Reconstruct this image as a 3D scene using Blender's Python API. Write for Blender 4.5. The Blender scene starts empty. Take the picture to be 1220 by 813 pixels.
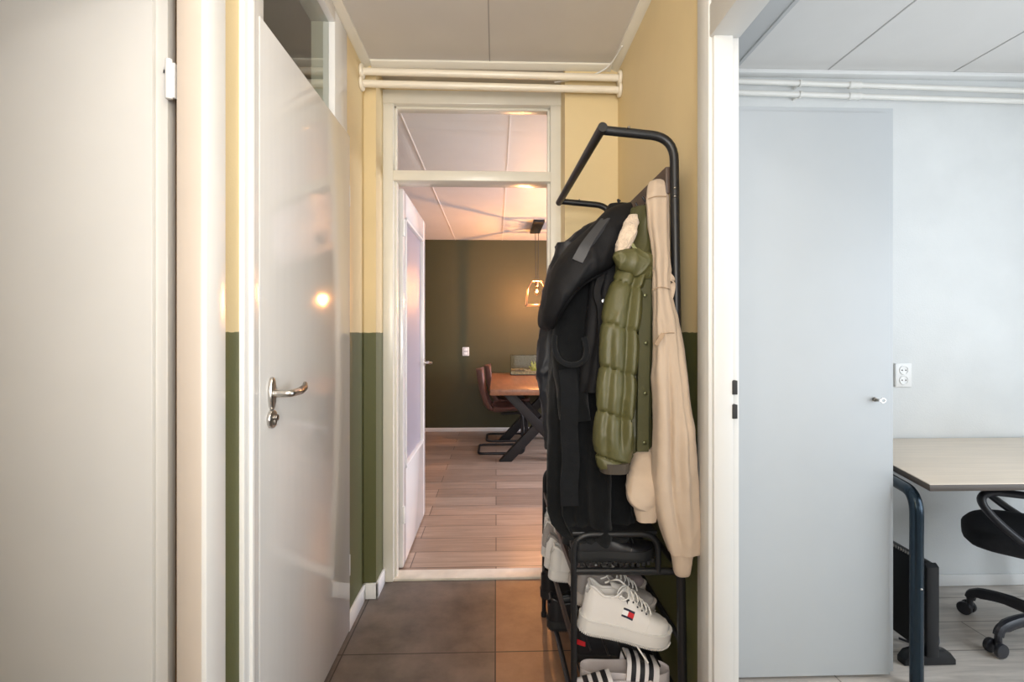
import bpy, bmesh, math, random
from mathutils import Vector, Matrix, noise
random.seed(7)
PI = math.pi
S = bpy.context.scene
COL = S.collection

# ------------------------------------------------------------------ camera model
F = 600.0; CX = 610.0; HY = 397.0; EYE = 1.264
TH = math.atan(19 / 600.0); CT, ST = math.cos(TH), math.sin(TH)
def P(px, py, Y):                       # point seen at a pixel, at hall depth Y
    xc = (px - CX) / F; yc = (HY - py) / F
    d = Y / (CT - xc * ST)
    return Vector((d * (xc * CT + ST), Y, EYE + d * yc))
def YX(px, X):                          # hall depth at which a plane of constant X is seen at px
    xc = (px - CX) / F
    return X * (CT - xc * ST) / (xc * CT + ST)

cam = bpy.data.cameras.new('camera'); co = bpy.data.objects.new('camera', cam); COL.objects.link(co)
co.location = (0, 0, EYE); co.rotation_euler = (PI / 2, 0, -TH)
cam.sensor_width = 36; cam.lens = F / 1220 * 36; cam.shift_y = -9.5 / 1220; cam.clip_start = 0.02
S.camera = co

# ------------------------------------------------------------------ materials
def nd(nt, t, **kw):
    n = nt.nodes.new(t)
    for k, v in kw.items(): setattr(n, k, v)
    return n
def base(name):
    m = bpy.data.materials.new(name); m.use_nodes = True
    nt = m.node_tree; b = nt.nodes['Principled BSDF']
    return m, nt, b
def lin(c):
    return tuple(((x / 12.92) if x <= .04045 else ((x + .055) / 1.055) ** 2.4) for x in c) + (1,)
def hexc(h):
    return lin(tuple(int(h[i:i + 2], 16) / 255 for i in (0, 2, 4)))
def add_bump(nt, b, scale, strength, dist=.002, detail=4, stretch=None, coord='Object'):
    tc = nd(nt, 'ShaderNodeTexCoord'); n = nd(nt, 'ShaderNodeTexNoise')
    n.inputs['Scale'].default_value = scale; n.inputs['Detail'].default_value = detail
    src = tc.outputs[coord]
    if stretch:
        mp = nd(nt, 'ShaderNodeMapping'); mp.inputs['Scale'].default_value = stretch
        nt.links.new(src, mp.inputs['Vector']); src = mp.outputs['Vector']
    nt.links.new(src, n.inputs['Vector'])
    bp = nd(nt, 'ShaderNodeBump'); bp.inputs['Strength'].default_value = strength; bp.inputs['Distance'].default_value = dist
    nt.links.new(n.outputs['Fac'], bp.inputs['Height']); nt.links.new(bp.outputs['Normal'], b.inputs['Normal'])
    return src, n
def mat(name, col, rough=.5, metal=0, var=.06, vscale=6, bump=0, bscale=80, bdist=.002, stretch=None, sheen=0, coat=0, spec=.5, detail=4):
    m, nt, b = base(name)
    c = hexc(col) if isinstance(col, str) else col
    tc = nd(nt, 'ShaderNodeTexCoord'); n = nd(nt, 'ShaderNodeTexNoise'); n.inputs['Scale'].default_value = vscale; n.inputs['Detail'].default_value = detail
    src = tc.outputs['Object']
    if stretch:
        mp = nd(nt, 'ShaderNodeMapping'); mp.inputs['Scale'].default_value = stretch
        nt.links.new(src, mp.inputs['Vector']); src = mp.outputs['Vector']
    nt.links.new(src, n.inputs['Vector'])
    r = nd(nt, 'ShaderNodeValToRGB')
    r.color_ramp.elements[0].position = .25; r.color_ramp.elements[1].position = .75
    r.color_ramp.elements[0].color = tuple(x * (1 - var) for x in c[:3]) + (1,)
    r.color_ramp.elements[1].color = tuple(min(1, x * (1 + var)) for x in c[:3]) + (1,)
    nt.links.new(n.outputs['Fac'], r.inputs['Fac']); nt.links.new(r.outputs['Color'], b.inputs['Base Color'])
    b.inputs['Roughness'].default_value = rough; b.inputs['Metallic'].default_value = metal
    b.inputs['Specular IOR Level'].default_value = spec
    if sheen: b.inputs['Sheen Weight'].default_value = sheen; b.inputs['Sheen Roughness'].default_value = .5
    if coat: b.inputs['Coat Weight'].default_value = coat; b.inputs['Coat Roughness'].default_value = .05
    if bump: add_bump(nt, b, bscale, bump, bdist)
    return m
def two_tone(name, up, lo, zline):
    m, nt, b = base(name)
    g = nd(nt, 'ShaderNodeNewGeometry'); sx = nd(nt, 'ShaderNodeSeparateXYZ'); nt.links.new(g.outputs['Position'], sx.inputs[0])
    n = nd(nt, 'ShaderNodeTexNoise'); n.inputs['Scale'].default_value = 25; nt.links.new(g.outputs['Position'], n.inputs['Vector'])
    w = nd(nt, 'ShaderNodeMath', operation='MULTIPLY_ADD'); nt.links.new(n.outputs['Fac'], w.inputs[0]); w.inputs[1].default_value = .008; nt.links.new(sx.outputs['Z'], w.inputs[2])
    gt = nd(nt, 'ShaderNodeMath', operation='GREATER_THAN'); nt.links.new(w.outputs[0], gt.inputs[0]); gt.inputs[1].default_value = zline
    n2 = nd(nt, 'ShaderNodeTexNoise'); n2.inputs['Scale'].default_value = 3; n2.inputs['Detail'].default_value = 6; nt.links.new(g.outputs['Position'], n2.inputs['Vector'])
    mx = nd(nt, 'ShaderNodeMix', data_type='RGBA'); nt.links.new(gt.outputs[0], mx.inputs[0]); mx.inputs[6].default_value = hexc(lo); mx.inputs[7].default_value = hexc(up)
    hs = nd(nt, 'ShaderNodeHueSaturation'); nt.links.new(mx.outputs[2], hs.inputs['Color'])
    v = nd(nt, 'ShaderNodeMapRange'); v.inputs['To Min'].default_value = .9; v.inputs['To Max'].default_value = 1.08; nt.links.new(n2.outputs['Fac'], v.inputs[0]); nt.links.new(v.outputs[0], hs.inputs['Value'])
    nt.links.new(hs.outputs[0], b.inputs['Base Color']); b.inputs['Roughness'].default_value = .55
    add_bump(nt, b, 160, .35, .0015)
    return m
def tile_mat(name):
    m, nt, b = base(name)
    g = nd(nt, 'ShaderNodeNewGeometry'); sx = nd(nt, 'ShaderNodeSeparateXYZ'); nt.links.new(g.outputs['Position'], sx.inputs[0])
    def mth(op, a, bb=None, c=None):
        q = nd(nt, 'ShaderNodeMath', operation=op)
        for i, x in enumerate((a, bb, c)):
            if x is None: continue
            if isinstance(x, (int, float)): q.inputs[i].default_value = x
            else: nt.links.new(x, q.inputs[i])
        return q.outputs[0]
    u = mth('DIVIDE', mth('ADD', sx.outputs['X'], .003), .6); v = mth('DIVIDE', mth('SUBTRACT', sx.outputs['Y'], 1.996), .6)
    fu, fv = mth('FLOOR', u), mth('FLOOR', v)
    du = mth('ABSOLUTE', mth('SUBTRACT', mth('FRACT', mth('ADD', u, .5)), .5)); dv = mth('ABSOLUTE', mth('SUBTRACT', mth('FRACT', mth('ADD', v, .5)), .5))
    joint = mth('LESS_THAN', mth('MINIMUM', du, dv), .0045)
    lamplit = mth('COMPARE', fu, 0, .1)  # tile column tinted warm: pendant light painted into the colour
    n = nd(nt, 'ShaderNodeTexNoise'); n.inputs['Scale'].default_value = 5; n.inputs['Detail'].default_value = 8; n.inputs['Roughness'].default_value = .65; nt.links.new(g.outputs['Position'], n.inputs['Vector'])
    def ramp(a, bcol):
        r = nd(nt, 'ShaderNodeValToRGB'); r.color_ramp.elements[0].position = .3; r.color_ramp.elements[1].position = .72
        r.color_ramp.elements[0].color = hexc(a); r.color_ramp.elements[1].color = hexc(bcol); nt.links.new(n.outputs['Fac'], r.inputs['Fac']); return r.outputs['Color']
    mx = nd(nt, 'ShaderNodeMix', data_type='RGBA'); nt.links.new(lamplit, mx.inputs[0]); nt.links.new(ramp('4a443f', '7a6e65'), mx.inputs[6]); nt.links.new(ramp('7b5a45', '9c7a60'), mx.inputs[7])
    m2 = nd(nt, 'ShaderNodeMix', data_type='RGBA'); nt.links.new(joint, m2.inputs[0]); nt.links.new(mx.outputs[2], m2.inputs[6]); m2.inputs[7].default_value = hexc('2c2621')
    nt.links.new(m2.outputs[2], b.inputs['Base Color']); b.inputs['Roughness'].default_value = .42
    add_bump(nt, b, 60, .12, .002)
    return m
def plank_mat(name, c1, c2, seam, rough=.35):
    m, nt, b = base(name)
    g = nd(nt, 'ShaderNodeNewGeometry')
    br = nd(nt, 'ShaderNodeTexBrick'); nt.links.new(g.outputs['Position'], br.inputs['Vector'])
    br.inputs['Scale'].default_value = 1; br.inputs['Brick Width'].default_value = 1.25; br.inputs['Row Height'].default_value = .195
    br.inputs['Mortar Size'].default_value = .003; br.inputs['Mortar Smooth'].default_value = .3; br.offset = .37; br.inputs['Bias'].default_value = 0
    br.inputs['Color1'].default_value = hexc(c1); br.inputs['Color2'].default_value = hexc(c2); br.inputs['Mortar'].default_value = hexc(seam)
    mp = nd(nt, 'ShaderNodeMapping'); mp.inputs['Scale'].default_value = (1.6, 22, 1); nt.links.new(g.outputs['Position'], mp.inputs['Vector'])
    n = nd(nt, 'ShaderNodeTexNoise'); n.inputs['Scale'].default_value = 1.6; n.inputs['Detail'].default_value = 8; n.inputs['Roughness'].default_value = .6; n.inputs['Distortion'].default_value = .6; nt.links.new(mp.outputs[0], n.inputs['Vector'])
    v = nd(nt, 'ShaderNodeMapRange'); v.inputs['From Min'].default_value = .3; v.inputs['From Max'].default_value = .7; v.inputs['To Min'].default_value = .72; v.inputs['To Max'].default_value = 1.15; nt.links.new(n.outputs['Fac'], v.inputs[0])
    hs = nd(nt, 'ShaderNodeHueSaturation'); nt.links.new(br.outputs['Color'], hs.inputs['Color']); nt.links.new(v.outputs[0], hs.inputs['Value'])
    nt.links.new(hs.outputs[0], b.inputs['Base Color']); b.inputs['Roughness'].default_value = rough
    bp = nd(nt, 'ShaderNodeBump'); bp.inputs['Strength'].default_value = .15; bp.inputs['Distance'].default_value = .002; nt.links.new(n.outputs['Fac'], bp.inputs['Height']); nt.links.new(bp.outputs[0], b.inputs['Normal'])
    return m
def glass(name, col='ffffff', rough=0, ior=1.5):
    m, nt, b = base(name)
    n = nd(nt, 'ShaderNodeTexNoise'); n.inputs['Scale'].default_value = 4
    mr = nd(nt, 'ShaderNodeMapRange'); mr.inputs['To Min'].default_value = rough; mr.inputs['To Max'].default_value = rough + .01
    nt.links.new(n.outputs['Fac'], mr.inputs[0]); nt.links.new(mr.outputs[0], b.inputs['Roughness'])
    b.inputs['Base Color'].default_value = hexc(col); b.inputs['Transmission Weight'].default_value = 1; b.inputs['IOR'].default_value = ior
    return m
def thin_glass(name, ior=1.5, tint='f6faf7'):
    m, nt, b = base(name); nt.nodes.remove(b)
    tr = nd(nt, 'ShaderNodeBsdfTransparent'); tr.inputs[0].default_value = hexc(tint)
    gl = nd(nt, 'ShaderNodeBsdfGlossy'); gl.inputs['Roughness'].default_value = .02
    lw = nd(nt, 'ShaderNodeLayerWeight'); lw.inputs[0].default_value = .5
    pw = nd(nt, 'ShaderNodeMath', operation='POWER'); nt.links.new(lw.outputs['Facing'], pw.inputs[0]); pw.inputs[1].default_value = 4
    f0 = 2 * ((ior - 1) / (ior + 1)) ** 2
    fr = nd(nt, 'ShaderNodeMath', operation='MULTIPLY_ADD'); nt.links.new(pw.outputs[0], fr.inputs[0]); fr.inputs[1].default_value = 1 - f0; fr.inputs[2].default_value = f0
    n = nd(nt, 'ShaderNodeTexNoise'); n.inputs['Scale'].default_value = 2.5
    bp = nd(nt, 'ShaderNodeBump'); bp.inputs['Strength'].default_value = .03; bp.inputs['Distance'].default_value = .002
    nt.links.new(n.outputs['Fac'], bp.inputs['Height']); nt.links.new(bp.outputs[0], gl.inputs['Normal'])
    mx = nd(nt, 'ShaderNodeMixShader'); nt.links.new(fr.outputs[0], mx.inputs[0]); nt.links.new(tr.outputs[0], mx.inputs[1]); nt.links.new(gl.outputs[0], mx.inputs[2])
    nt.links.new(mx.outputs[0], nt.nodes['Material Output'].inputs[0]); return m
def emit(name, col, st):
    m, nt, b = base(name); b.inputs['Base Color'].default_value = hexc(col)
    b.inputs['Emission Color'].default_value = hexc(col); b.inputs['Emission Strength'].default_value = st
    return m

M = {}
M['hall'] = two_tone('hall_paint', 'dcc799', '5c5e38', EYE + .006)
M['tan'] = mat('tan_paint', 'a5763a', .6, bump=.3, bscale=120)
M['office'] = mat('office_wall_paint', 'dcdedd', .6, var=.03, bump=.4, bscale=140)
M['green'] = mat('olive_wall_paint', '3b3a1d', .5, var=.05, bump=.2, bscale=120)
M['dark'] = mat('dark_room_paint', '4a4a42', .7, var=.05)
M['ceil'] = mat('hall_ceiling_panel', 'cfcac3', .5, var=.02, bump=.05)
M['ceilw'] = mat('white_ceiling_panel', 'dfddda', .5, var=.02)
M['seam'] = mat('panel_seam', 'a09a94', .6)
M['whitep'] = mat('white_frame_paint', 'd0d0cd', .35, var=.02); M['soffit'] = mat('grey_white_soffit', 'bfc0c0', .6, var=.02); M['pipew'] = mat('white_pipe_paint', 'e6e4de', .3, var=.02); M['seamo'] = mat('faint_panel_seam', 'b4b2b0', .6); M['seamw'] = mat('panel_seam_white', 'f2ece6', .6)
M['trim'] = mat('cream_gloss_paint', 'e3dfd2', .25, var=.03, bump=.15, bscale=30, bdist=.001)
M['cream'] = mat('cream_jamb_paint', 'c8bcaf', .35, var=.03)
M['white'] = mat('white_gloss_paint', 'e6e6e4', .22, var=.02, bump=.08, bscale=20, bdist=.001)
M['door'] = mat('white_door_lacquer', 'd9d8d6', .10, var=.015, bump=.07, bscale=14, bdist=.0015, stretch=(1, 6, .4))
M['doorl'] = mat('warm_white_door_lacquer', 'cbcac7', .3, var=.02, bump=.1, bscale=10, bdist=.001)
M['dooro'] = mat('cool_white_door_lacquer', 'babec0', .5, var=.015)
M['pipe'] = mat('cream_pipe_paint', 'e8dfcc', .3, var=.03)
M['black'] = mat('black_powder_coat', '1b1c1e', .42, metal=.2, var=.1, bump=.08, bscale=200)
M['brownmetal'] = mat('brown_black_rail', '3a302d', .45, metal=.2)
M['slat'] = mat('dark_walnut_slat', '4a3a31', .5, var=.2, vscale=9, stretch=(8, 1, 8))
M['steel'] = mat('brushed_steel', 'c9c6c1', .28, metal=1, var=.06)
M['steeldk'] = mat('worn_steel_tip', '8f8a83', .35, metal=1, var=.1)
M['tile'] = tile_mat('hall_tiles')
M['wood'] = plank_mat('dining_planks', '937d6d', 'b09a89', '54443a')
M['woodo'] = plank_mat('office_planks', 'c6beb5', 'd3cbc2', '8a8279')
M['glass'] = thin_glass('clear_glass', 1.4)
M['pane'] = thin_glass('transom_glass', 1.75, 'dfe6dc')
M['frost'] = glass('frosted_glass', 'bcb8c2', .42, 1.3); M['frost'].node_tree.nodes['Principled BSDF'].inputs['Transmission Weight'].default_value = .45
M['plastic'] = mat('white_plastic', 'eeeeec', .35, var=.02)
M['hole'] = mat('dark_recess', '2a2a2a', .7)
M['wool'] = mat('black_wool', '0e1012', .95, var=.3, vscale=30, bump=.8, bscale=300, bdist=.002, sheen=.08, spec=.2)
M['belt'] = mat('black_wool_belt', '141619', .9, var=.2, vscale=40, bump=.7, bscale=300, sheen=.1, spec=.2)
M['shell'] = mat('black_softshell', '0c0c0f', .7, var=.2, vscale=20, bump=.3, bscale=200, spec=.3)
M['shell2'] = mat('grey_black_rubber_strip', '3c3d40', .5, var=.15)
M['navy'] = mat('navy_nylon', '10121a', .5, var=.2, bump=.3, bscale=60)
M['olive'] = mat('olive_nylon', '4f4d2b', .50, var=.12, vscale=9, bump=.5, bscale=22, bdist=.006)
M['olived'] = mat('olive_nylon_dark', '424125', .5, var=.12, vscale=9, bump=.4, bscale=25, bdist=.005)
M['fleece'] = mat('cream_fleece', 'ccb9a3', .95, var=.2, vscale=60, bump=1, bscale=150, bdist=.006, sheen=.3)
M['beige'] = mat('beige_cotton', 'b29f8b', .85, var=.06, vscale=8, bump=.5, bscale=16, bdist=.006, sheen=.1)
M['beiged'] = mat('beige_seam', '9a836a', .85)
M['lining'] = mat('dark_lining', '15151a', .8)
M['cuff'] = mat('mauve_brown_cuff', '3f382f', .8, var=.2, vscale=30)
M['snap'] = mat('silver_snap', 'b8b8b8', .3, metal=1)
M['snapo'] = mat('dark_bronze_snap', '55563c', .3, metal=.8)
M['leather'] = mat('white_leather', 'dddad6', .42, var=.04, bump=.15, bscale=90)
M['soleW'] = mat('white_rubber', 'd2d0cc', .55, var=.05, bump=.1, bscale=80)
M['lace'] = mat('white_lace', 'e8e6e2', .9, var=.05, bump=.5, bscale=300)
M['greyL'] = mat('grey_suede', '9b9693', .85, var=.1, bump=.4, bscale=150)
M['lilac'] = mat('mauve_grey_mesh', '85797a', .85, var=.12, bump=.5, bscale=200)
M['soleG'] = mat('pale_grey_rubber', 'b9b2ac', .6, var=.06)
M['blackL'] = mat('black_leather', '141417', .4, var=.2, bump=.2, bscale=70)
M['soleB'] = mat('black_rubber', '1a1b1c', .6, var=.1)
M['brownL'] = mat('brown_suede', '4a342b', .85, var=.15, bump=.4, bscale=150)
M['redF'] = mat('red_fabric', 'c01822', .6, var=.05)
M['navyF'] = mat('navy_flag', '141a33', .6, var=.05)
M['whiteF'] = mat('white_flag', 'f0efee', .6, var=.02)
M['table'] = mat('warm_oak_top', '8f644a', .32, var=.28, vscale=3, stretch=(9, 1, 9), detail=8)
M['tableE'] = mat('oak_top_edge', '805847', .4, var=.2, vscale=3, stretch=(9, 1, 9))
M['chairL'] = mat('brown_leather', '6b4e48', .5, var=.15, vscale=12, bump=.3, bscale=60)
M['gravel'] = mat('mixed_gravel', '8d8468', .8, var=.8, vscale=60, bump=1, bscale=70, bdist=.01)
M['plant'] = mat('aquarium_plant_green', '8f9a2e', .5, var=.3, vscale=30)
M['desk'] = mat('pale_maple_top', 'e2d3c0', .35, var=.08, vscale=2.5, stretch=(1, 16, 1), detail=8)
M['deskE'] = mat('dark_edge_band', '4a4038', .45)
M['deskleg'] = mat('blue_black_tube', '253440', .22, metal=.6, var=.05)
M['chairF'] = mat('charcoal_fabric', '23252b', .85, var=.2, vscale=60, bump=.4, bscale=250)
M['chairP'] = mat('charcoal_plastic', '2a2b31', .35, var=.05)
M['heater'] = mat('black_satin_metal', '121316', .3, metal=.3, var=.06)
M['amber'] = mat('copper_wire', 'a88468', .35, metal=1)
M['bulb'] = emit('filament_glow', 'ffb774', 36000)
M['bglass'] = thin_glass('bulb_glass', 1.4, 'fff0dc'); M['thresh'] = mat('worn_white_sill', 'd9d2c4', .4, var=.12, vscale=14)
M['strap'] = mat('white_strap', 'dcd8d8', .45, var=.03)
M['stripe'] = mat('black_stripe', '15161c', .5)
M['footbed'] = mat('pale_grey_foam', 'b9b2b2', .7, var=.08, bump=.4, bscale=120)

# ------------------------------------------------------------------ mesh helpers
def box(bm, x0, x1, y0, y1, z0, z1, bev=0, seg=2):
    vs = [bm.verts.new((x, y, z)) for x in (x0, x1) for y in (y0, y1) for z in (z0, z1)]
    fs = [bm.faces.new([vs[i] for i in f]) for f in ((0, 1, 3, 2), (4, 6, 7, 5), (0, 4, 5, 1), (2, 3, 7, 6), (0, 2, 6, 4), (1, 5, 7, 3))]
    if bev:
        es = list({e for f in fs for e in f.edges})
        bmesh.ops.bevel(bm, geom=es, offset=bev, segments=seg, affect='EDGES', profile=.5)
def prism(bm, pts, axis, a, b, bev=0):
    """pts: 2-D outline in the two other axes, extruded a->b on axis"""
    def mk(p, t):
        if axis == 'x': return (t, p[0], p[1])
        if axis == 'y': return (p[0], t, p[1])
        return (p[0], p[1], t)
    A = [bm.verts.new(mk(p, a)) for p in pts]; B = [bm.verts.new(mk(p, b)) for p in pts]
    n = len(pts); fs = [bm.faces.new(A), bm.faces.new(B[::-1])]
    for i in range(n): fs.append(bm.faces.new((A[i], B[i], B[(i + 1) % n], A[(i + 1) % n])))
    bmesh.ops.recalc_face_normals(bm, faces=fs)
    if bev:
        es = list(set(fs[0].edges) | set(fs[1].edges))
        bmesh.ops.bevel(bm, geom=es, offset=bev, segments=2, affect='EDGES', profile=.5)
def skin(bm, rings, cap=True, closed=True):
    R = [[bm.verts.new(p) for p in r] for r in rings]
    fs = []
    for a, b in zip(R, R[1:]):
        n = len(a)
        for i in range(n if closed else n - 1):
            fs.append(bm.faces.new((a[i], a[(i + 1) % n], b[(i + 1) % n], b[i])))
    if cap and closed:
        fs.append(bm.faces.new(R[0][::-1])); fs.append(bm.faces.new(R[-1]))
    bmesh.ops.recalc_face_normals(bm, faces=fs)
    return R
def crom(pts, n):
    """Catmull-Rom through tuples, n samples per span"""
    out = []
    N = len(pts)
    for i in range(N - 1):
        p0, p1, p2, p3 = pts[max(0, i - 1)], pts[i], pts[i + 1], pts[min(N - 1, i + 2)]
        for k in range(n):
            t = k / n
            out.append(tuple(.5 * ((2 * b) + (-a + c) * t + (2 * a - 5 * b + 4 * c - d) * t * t + (-a + 3 * b - 3 * c + d) * t ** 3) for a, b, c, d in zip(p0, p1, p2, p3)))
    out.append(tuple(pts[-1]))
    return out
def rounded(path, r, n=6):
    """replace inner corners of a polyline by arcs"""
    path = [Vector(p) for p in path]; out = [path[0]]
    for a, b, c in zip(path, path[1:], path[2:]):
        u, v = (a - b), (c - b)
        rr = min(r, u.length * .49, v.length * .49)
        p, q = b + u.normalized() * rr, b + v.normalized() * rr
        for k in range(n + 1):
            t = k / n
            out.append(p * (1 - t) ** 2 + b * 2 * t * (1 - t) + q * t * t)
    out.append(path[-1]); return out
def tube(bm, path, r, n=12, r2=None, cap=True, up=None, twist=0):
    path = [Vector(p) for p in path]
    rings = []; prev = None
    for i, p in enumerate(path):
        t = (path[min(i + 1, len(path) - 1)] - path[max(i - 1, 0)]).normalized()
        if prev is None:
            ref = Vector(up) if up else (Vector((0, 0, 1)) if abs(t.z) < .9 else Vector((1, 0, 0)))
            u = (ref - t * ref.dot(t)).normalized()
        else:
            u = (prev - t * prev.dot(t)).normalized()
        prev = u; w = t.cross(u)
        ra = r[i] if isinstance(r, (list, tuple)) else r
        rb = ra if r2 is None else (r2[i] if isinstance(r2, (list, tuple)) else r2)
        rings.append([p + u * math.cos(2 * PI * k / n + twist) * ra + w * math.sin(2 * PI * k / n + twist) * rb for k in range(n)])
    skin(bm, rings, cap)
def cyl(bm, c, axis, r, h, n=24, bev=0):
    c = Vector(c); a = {'x': Vector((1, 0, 0)), 'y': Vector((0, 1, 0)), 'z': Vector((0, 0, 1))}[axis] if isinstance(axis, str) else Vector(axis).normalized()
    if bev:
        tube(bm, [c, c + a * bev * .3, c + a * bev, c + a * (h - bev), c + a * (h - bev * .3), c + a * h], [r - bev, r - bev * .3, r, r, r - bev * .3, r - bev], n)
    else: tube(bm, [c, c + a * h], r, n)
def ball(bm, c, r, n=16, sc=(1, 1, 1)):
    mx = Matrix.Translation(c) @ Matrix.Diagonal((r * sc[0], r * sc[1], r * sc[2], 1))
    bmesh.ops.create_uvsphere(bm, u_segments=n, v_segments=max(6, n // 2), radius=1, matrix=mx)

def props(o, label=None, cat=None, group=None, kind=None):
    if label: o['label'] = label
    if cat: o['category'] = cat
    if group: o['group'] = group
    if kind: o['kind'] = kind
    return o
def obj(name, bm, m, parent=None, smooth=35, world=True, label=None):
    """link a bmesh as ONE mesh object; coordinates are world ones unless world=False"""
    me = bpy.data.meshes.new(name)
    if parent is not None and world:
        off = Vector((0, 0, 0)); q = parent
        while q is not None: off += Vector(q.location); q = q.parent
        bmesh.ops.translate(bm, verts=bm.verts, vec=-off)
    bm.to_mesh(me); bm.free()
    if smooth:
        for p in me.polygons: p.use_smooth = True
        me.set_sharp_from_angle(angle=math.radians(smooth))
    for q in (m if isinstance(m, list) else [m]): me.materials.append(q)
    o = bpy.data.objects.new(name, me); COL.objects.link(o)
    if parent is not None: o.parent = parent
    if label: o['label'] = label
    return o
def B(): return bmesh.new()
def thing(name, label, cat, loc=(0, 0, 0), group=None, rotz=0):
    o = bpy.data.objects.new(name, None); COL.objects.link(o); o.location = loc; o.rotation_euler = (0, 0, rotz); o.empty_display_size = .1
    return props(o, label, cat, group)
def struct(name, bm, m, label, cat, parent=None, smooth=35):
    o = obj(name, bm, m, parent, smooth)
    if parent is None: props(o, label, cat, None, 'structure')
    return o
def sthing(name, label, cat, loc=(0, 0, 0)):
    o = thing(name, label, cat, loc); o['kind'] = 'structure'; return o
def copy_tree(o, loc=None, rotz=None, label=None):
    c = o.copy(); COL.objects.link(c)
    if loc is not None: c.location = loc
    if rotz is not None: c.rotation_euler = (0, 0, rotz)
    if label: c['label'] = label
    for ch in list(o.children):
        d = ch.copy(); COL.objects.link(d); d.parent = c
        for g in list(ch.children):
            e = g.copy(); COL.objects.link(e); e.parent = d
    return c

# ------------------------------------------------------------------ measures of the shell
XL, XR, ZC = -.63, .59, 2.55
Y_j1, Y_c1 = YX(240, XL), YX(264, XL)            # open left door: jamb, casing end
Y_f2, Y_d2 = YX(285, XL), YX(303, XL - .0)       # closed left door: frame start, leaf start
Y_e2 = YX(413, XL)                               # leaf end
Y_c3, Y_j3 = YX(836, XR), YX(850, XR)            # office opening: casing end, jamb
YP, YE = 2.42, 2.60                              # pier front, end wall
H1 = 2.066
OFY = 2.455                                      # office far wall
DY0, DY1, DZ = 2.70, 6.48, 2.46                  # dining room
print('Y', Y_j1, Y_c1, Y_f2, Y_d2, Y_e2, Y_c3, Y_j3)

# ------------------------------------------------------------------ floors, ceilings
bm = B(); box(bm, -2.0, XR + .07, -1.6, 2.60, -.1, 0); struct('floor', bm, M['tile'], 'large dark grey-brown square floor tiles of the hallway, one column with warm lamp light painted in', 'floor')
bm = B(); box(bm, XR + .071, 3.3, -1.2, OFY, -.1, -.002); struct('floor_office', bm, M['woodo'], 'pale grey wood plank floor of the office', 'floor')
bm = B(); box(bm, -2.6, 3.3, 2.64, DY1 + .1, -.1, -.002); struct('floor_dining', bm, M['wood'], 'brown wood plank floor of the dining room', 'floor')
bm = B(); box(bm, -2.0, XR + .07, -1.6, 2.75, ZC, ZC + .1); struct('ceiling', bm, M['ceil'], 'beige grey hallway ceiling panels', 'ceiling')
bm = B(); box(bm, -.032, -.028, -1.5, 2.41, ZC - .0015, ZC + .01); struct('trim_1', bm, M['seam'], 'thin seam along the middle of the hallway ceiling', 'ceiling seam')
bm = B(); box(bm, XR + .071, 3.3, -1.2, OFY + .1, ZC, ZC + .1); struct('ceiling_office', bm, M['ceilw'], 'white panelled ceiling of the office', 'ceiling')
for k, x in enumerate((1.62, 2.25, 2.85)):
    bm = B(); box(bm, x - .003, x + .003, -1.1, OFY, ZC - .002, ZC + .01)
    struct('trim_%d' % (k + 2), bm, M['seamo'], ('seam in the white office ceiling nearest the soffit', 'second seam from the soffit in the white office ceiling', 'third seam from the soffit in the white office ceiling')[k], 'ceiling seam')
bm = B(); box(bm, -2.6, 3.3, DY0, DY1 + .1, DZ, DZ + .1); struct('ceiling_dining', bm, M['ceilw'], 'white panelled ceiling of the dining room', 'ceiling')
for k, x in enumerate((-.52, .08)):
    bm = B(); box(bm, x - .004, x + .004, DY0, DY1, DZ - .003, DZ + .01)
    struct('trim_%d' % (k + 5), bm, M['seamw'], ('left seam in the dining room ceiling above the open door', 'seam in the dining room ceiling left of the pendant lamp')[k], 'ceiling seam')

# ------------------------------------------------------------------ hall walls
bm = B()
box(bm, XL - .12, XL, -1.6, .10, 0, ZC); box(bm, XL - .05, XL, Y_c1 - .005, Y_f2 + .01, 0, ZC); box(bm, XL - .12, XL, Y_e2 - .01, YP + .3, 0, ZC)
box(bm, XL - .07, XL, .10, Y_c1, H1 + .06, ZC)
struct('wall_left', bm, M['hall'], 'left hallway wall painted tan above and olive green below', 'wall', smooth=0)
bm = B()
box(bm, XR, XR + .035, Y_c3 - .01, YP + .3, 0, ZC); box(bm, XR + .001, XR + .035, .40, Y_c3, H1 + .08, ZC); box(bm, XR, XR + .035, -1.6, .41, 0, ZC)
struct('wall_right', bm, M['hall'], 'right hallway wall behind the coat rack, tan above olive green', 'wall', smooth=0)
bm = B()
box(bm, XL, -.572, YP, YE + .11, 0, ZC); box(bm, .332, XR, YP, YE + .11, 0, ZC); box(bm, -.572, .332, YE, YE + .11, 2.5, ZC)
struct('wall_end', bm, M['hall'], 'end hallway wall piers and lintel around the dining doorway', 'wall', smooth=0)
bm = B(); box(bm, -2.0, XR + .07, -1.7, -1.6, 0, ZC); struct('wall_back', bm, M['hall'], 'hallway wall behind the viewer', 'wall', smooth=0)
bm = B(); box(bm, -2.0, XL - .05, Y_j1 + .07, Y_j1 + .12, 0, ZC); box(bm, -2.1, -2.0, -1.6, Y_j1 + .12, 0, ZC)
struct('wall_left_room', bm, M['tan'], 'tan wall behind the open left door seen in its hinge gap', 'wall', smooth=0)
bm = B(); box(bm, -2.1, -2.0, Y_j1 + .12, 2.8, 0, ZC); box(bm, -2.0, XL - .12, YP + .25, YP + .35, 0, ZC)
struct('wall_dark_room', bm, M['dark'], 'unlit room walls behind the transom of the closed left door', 'wall', smooth=0)

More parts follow.
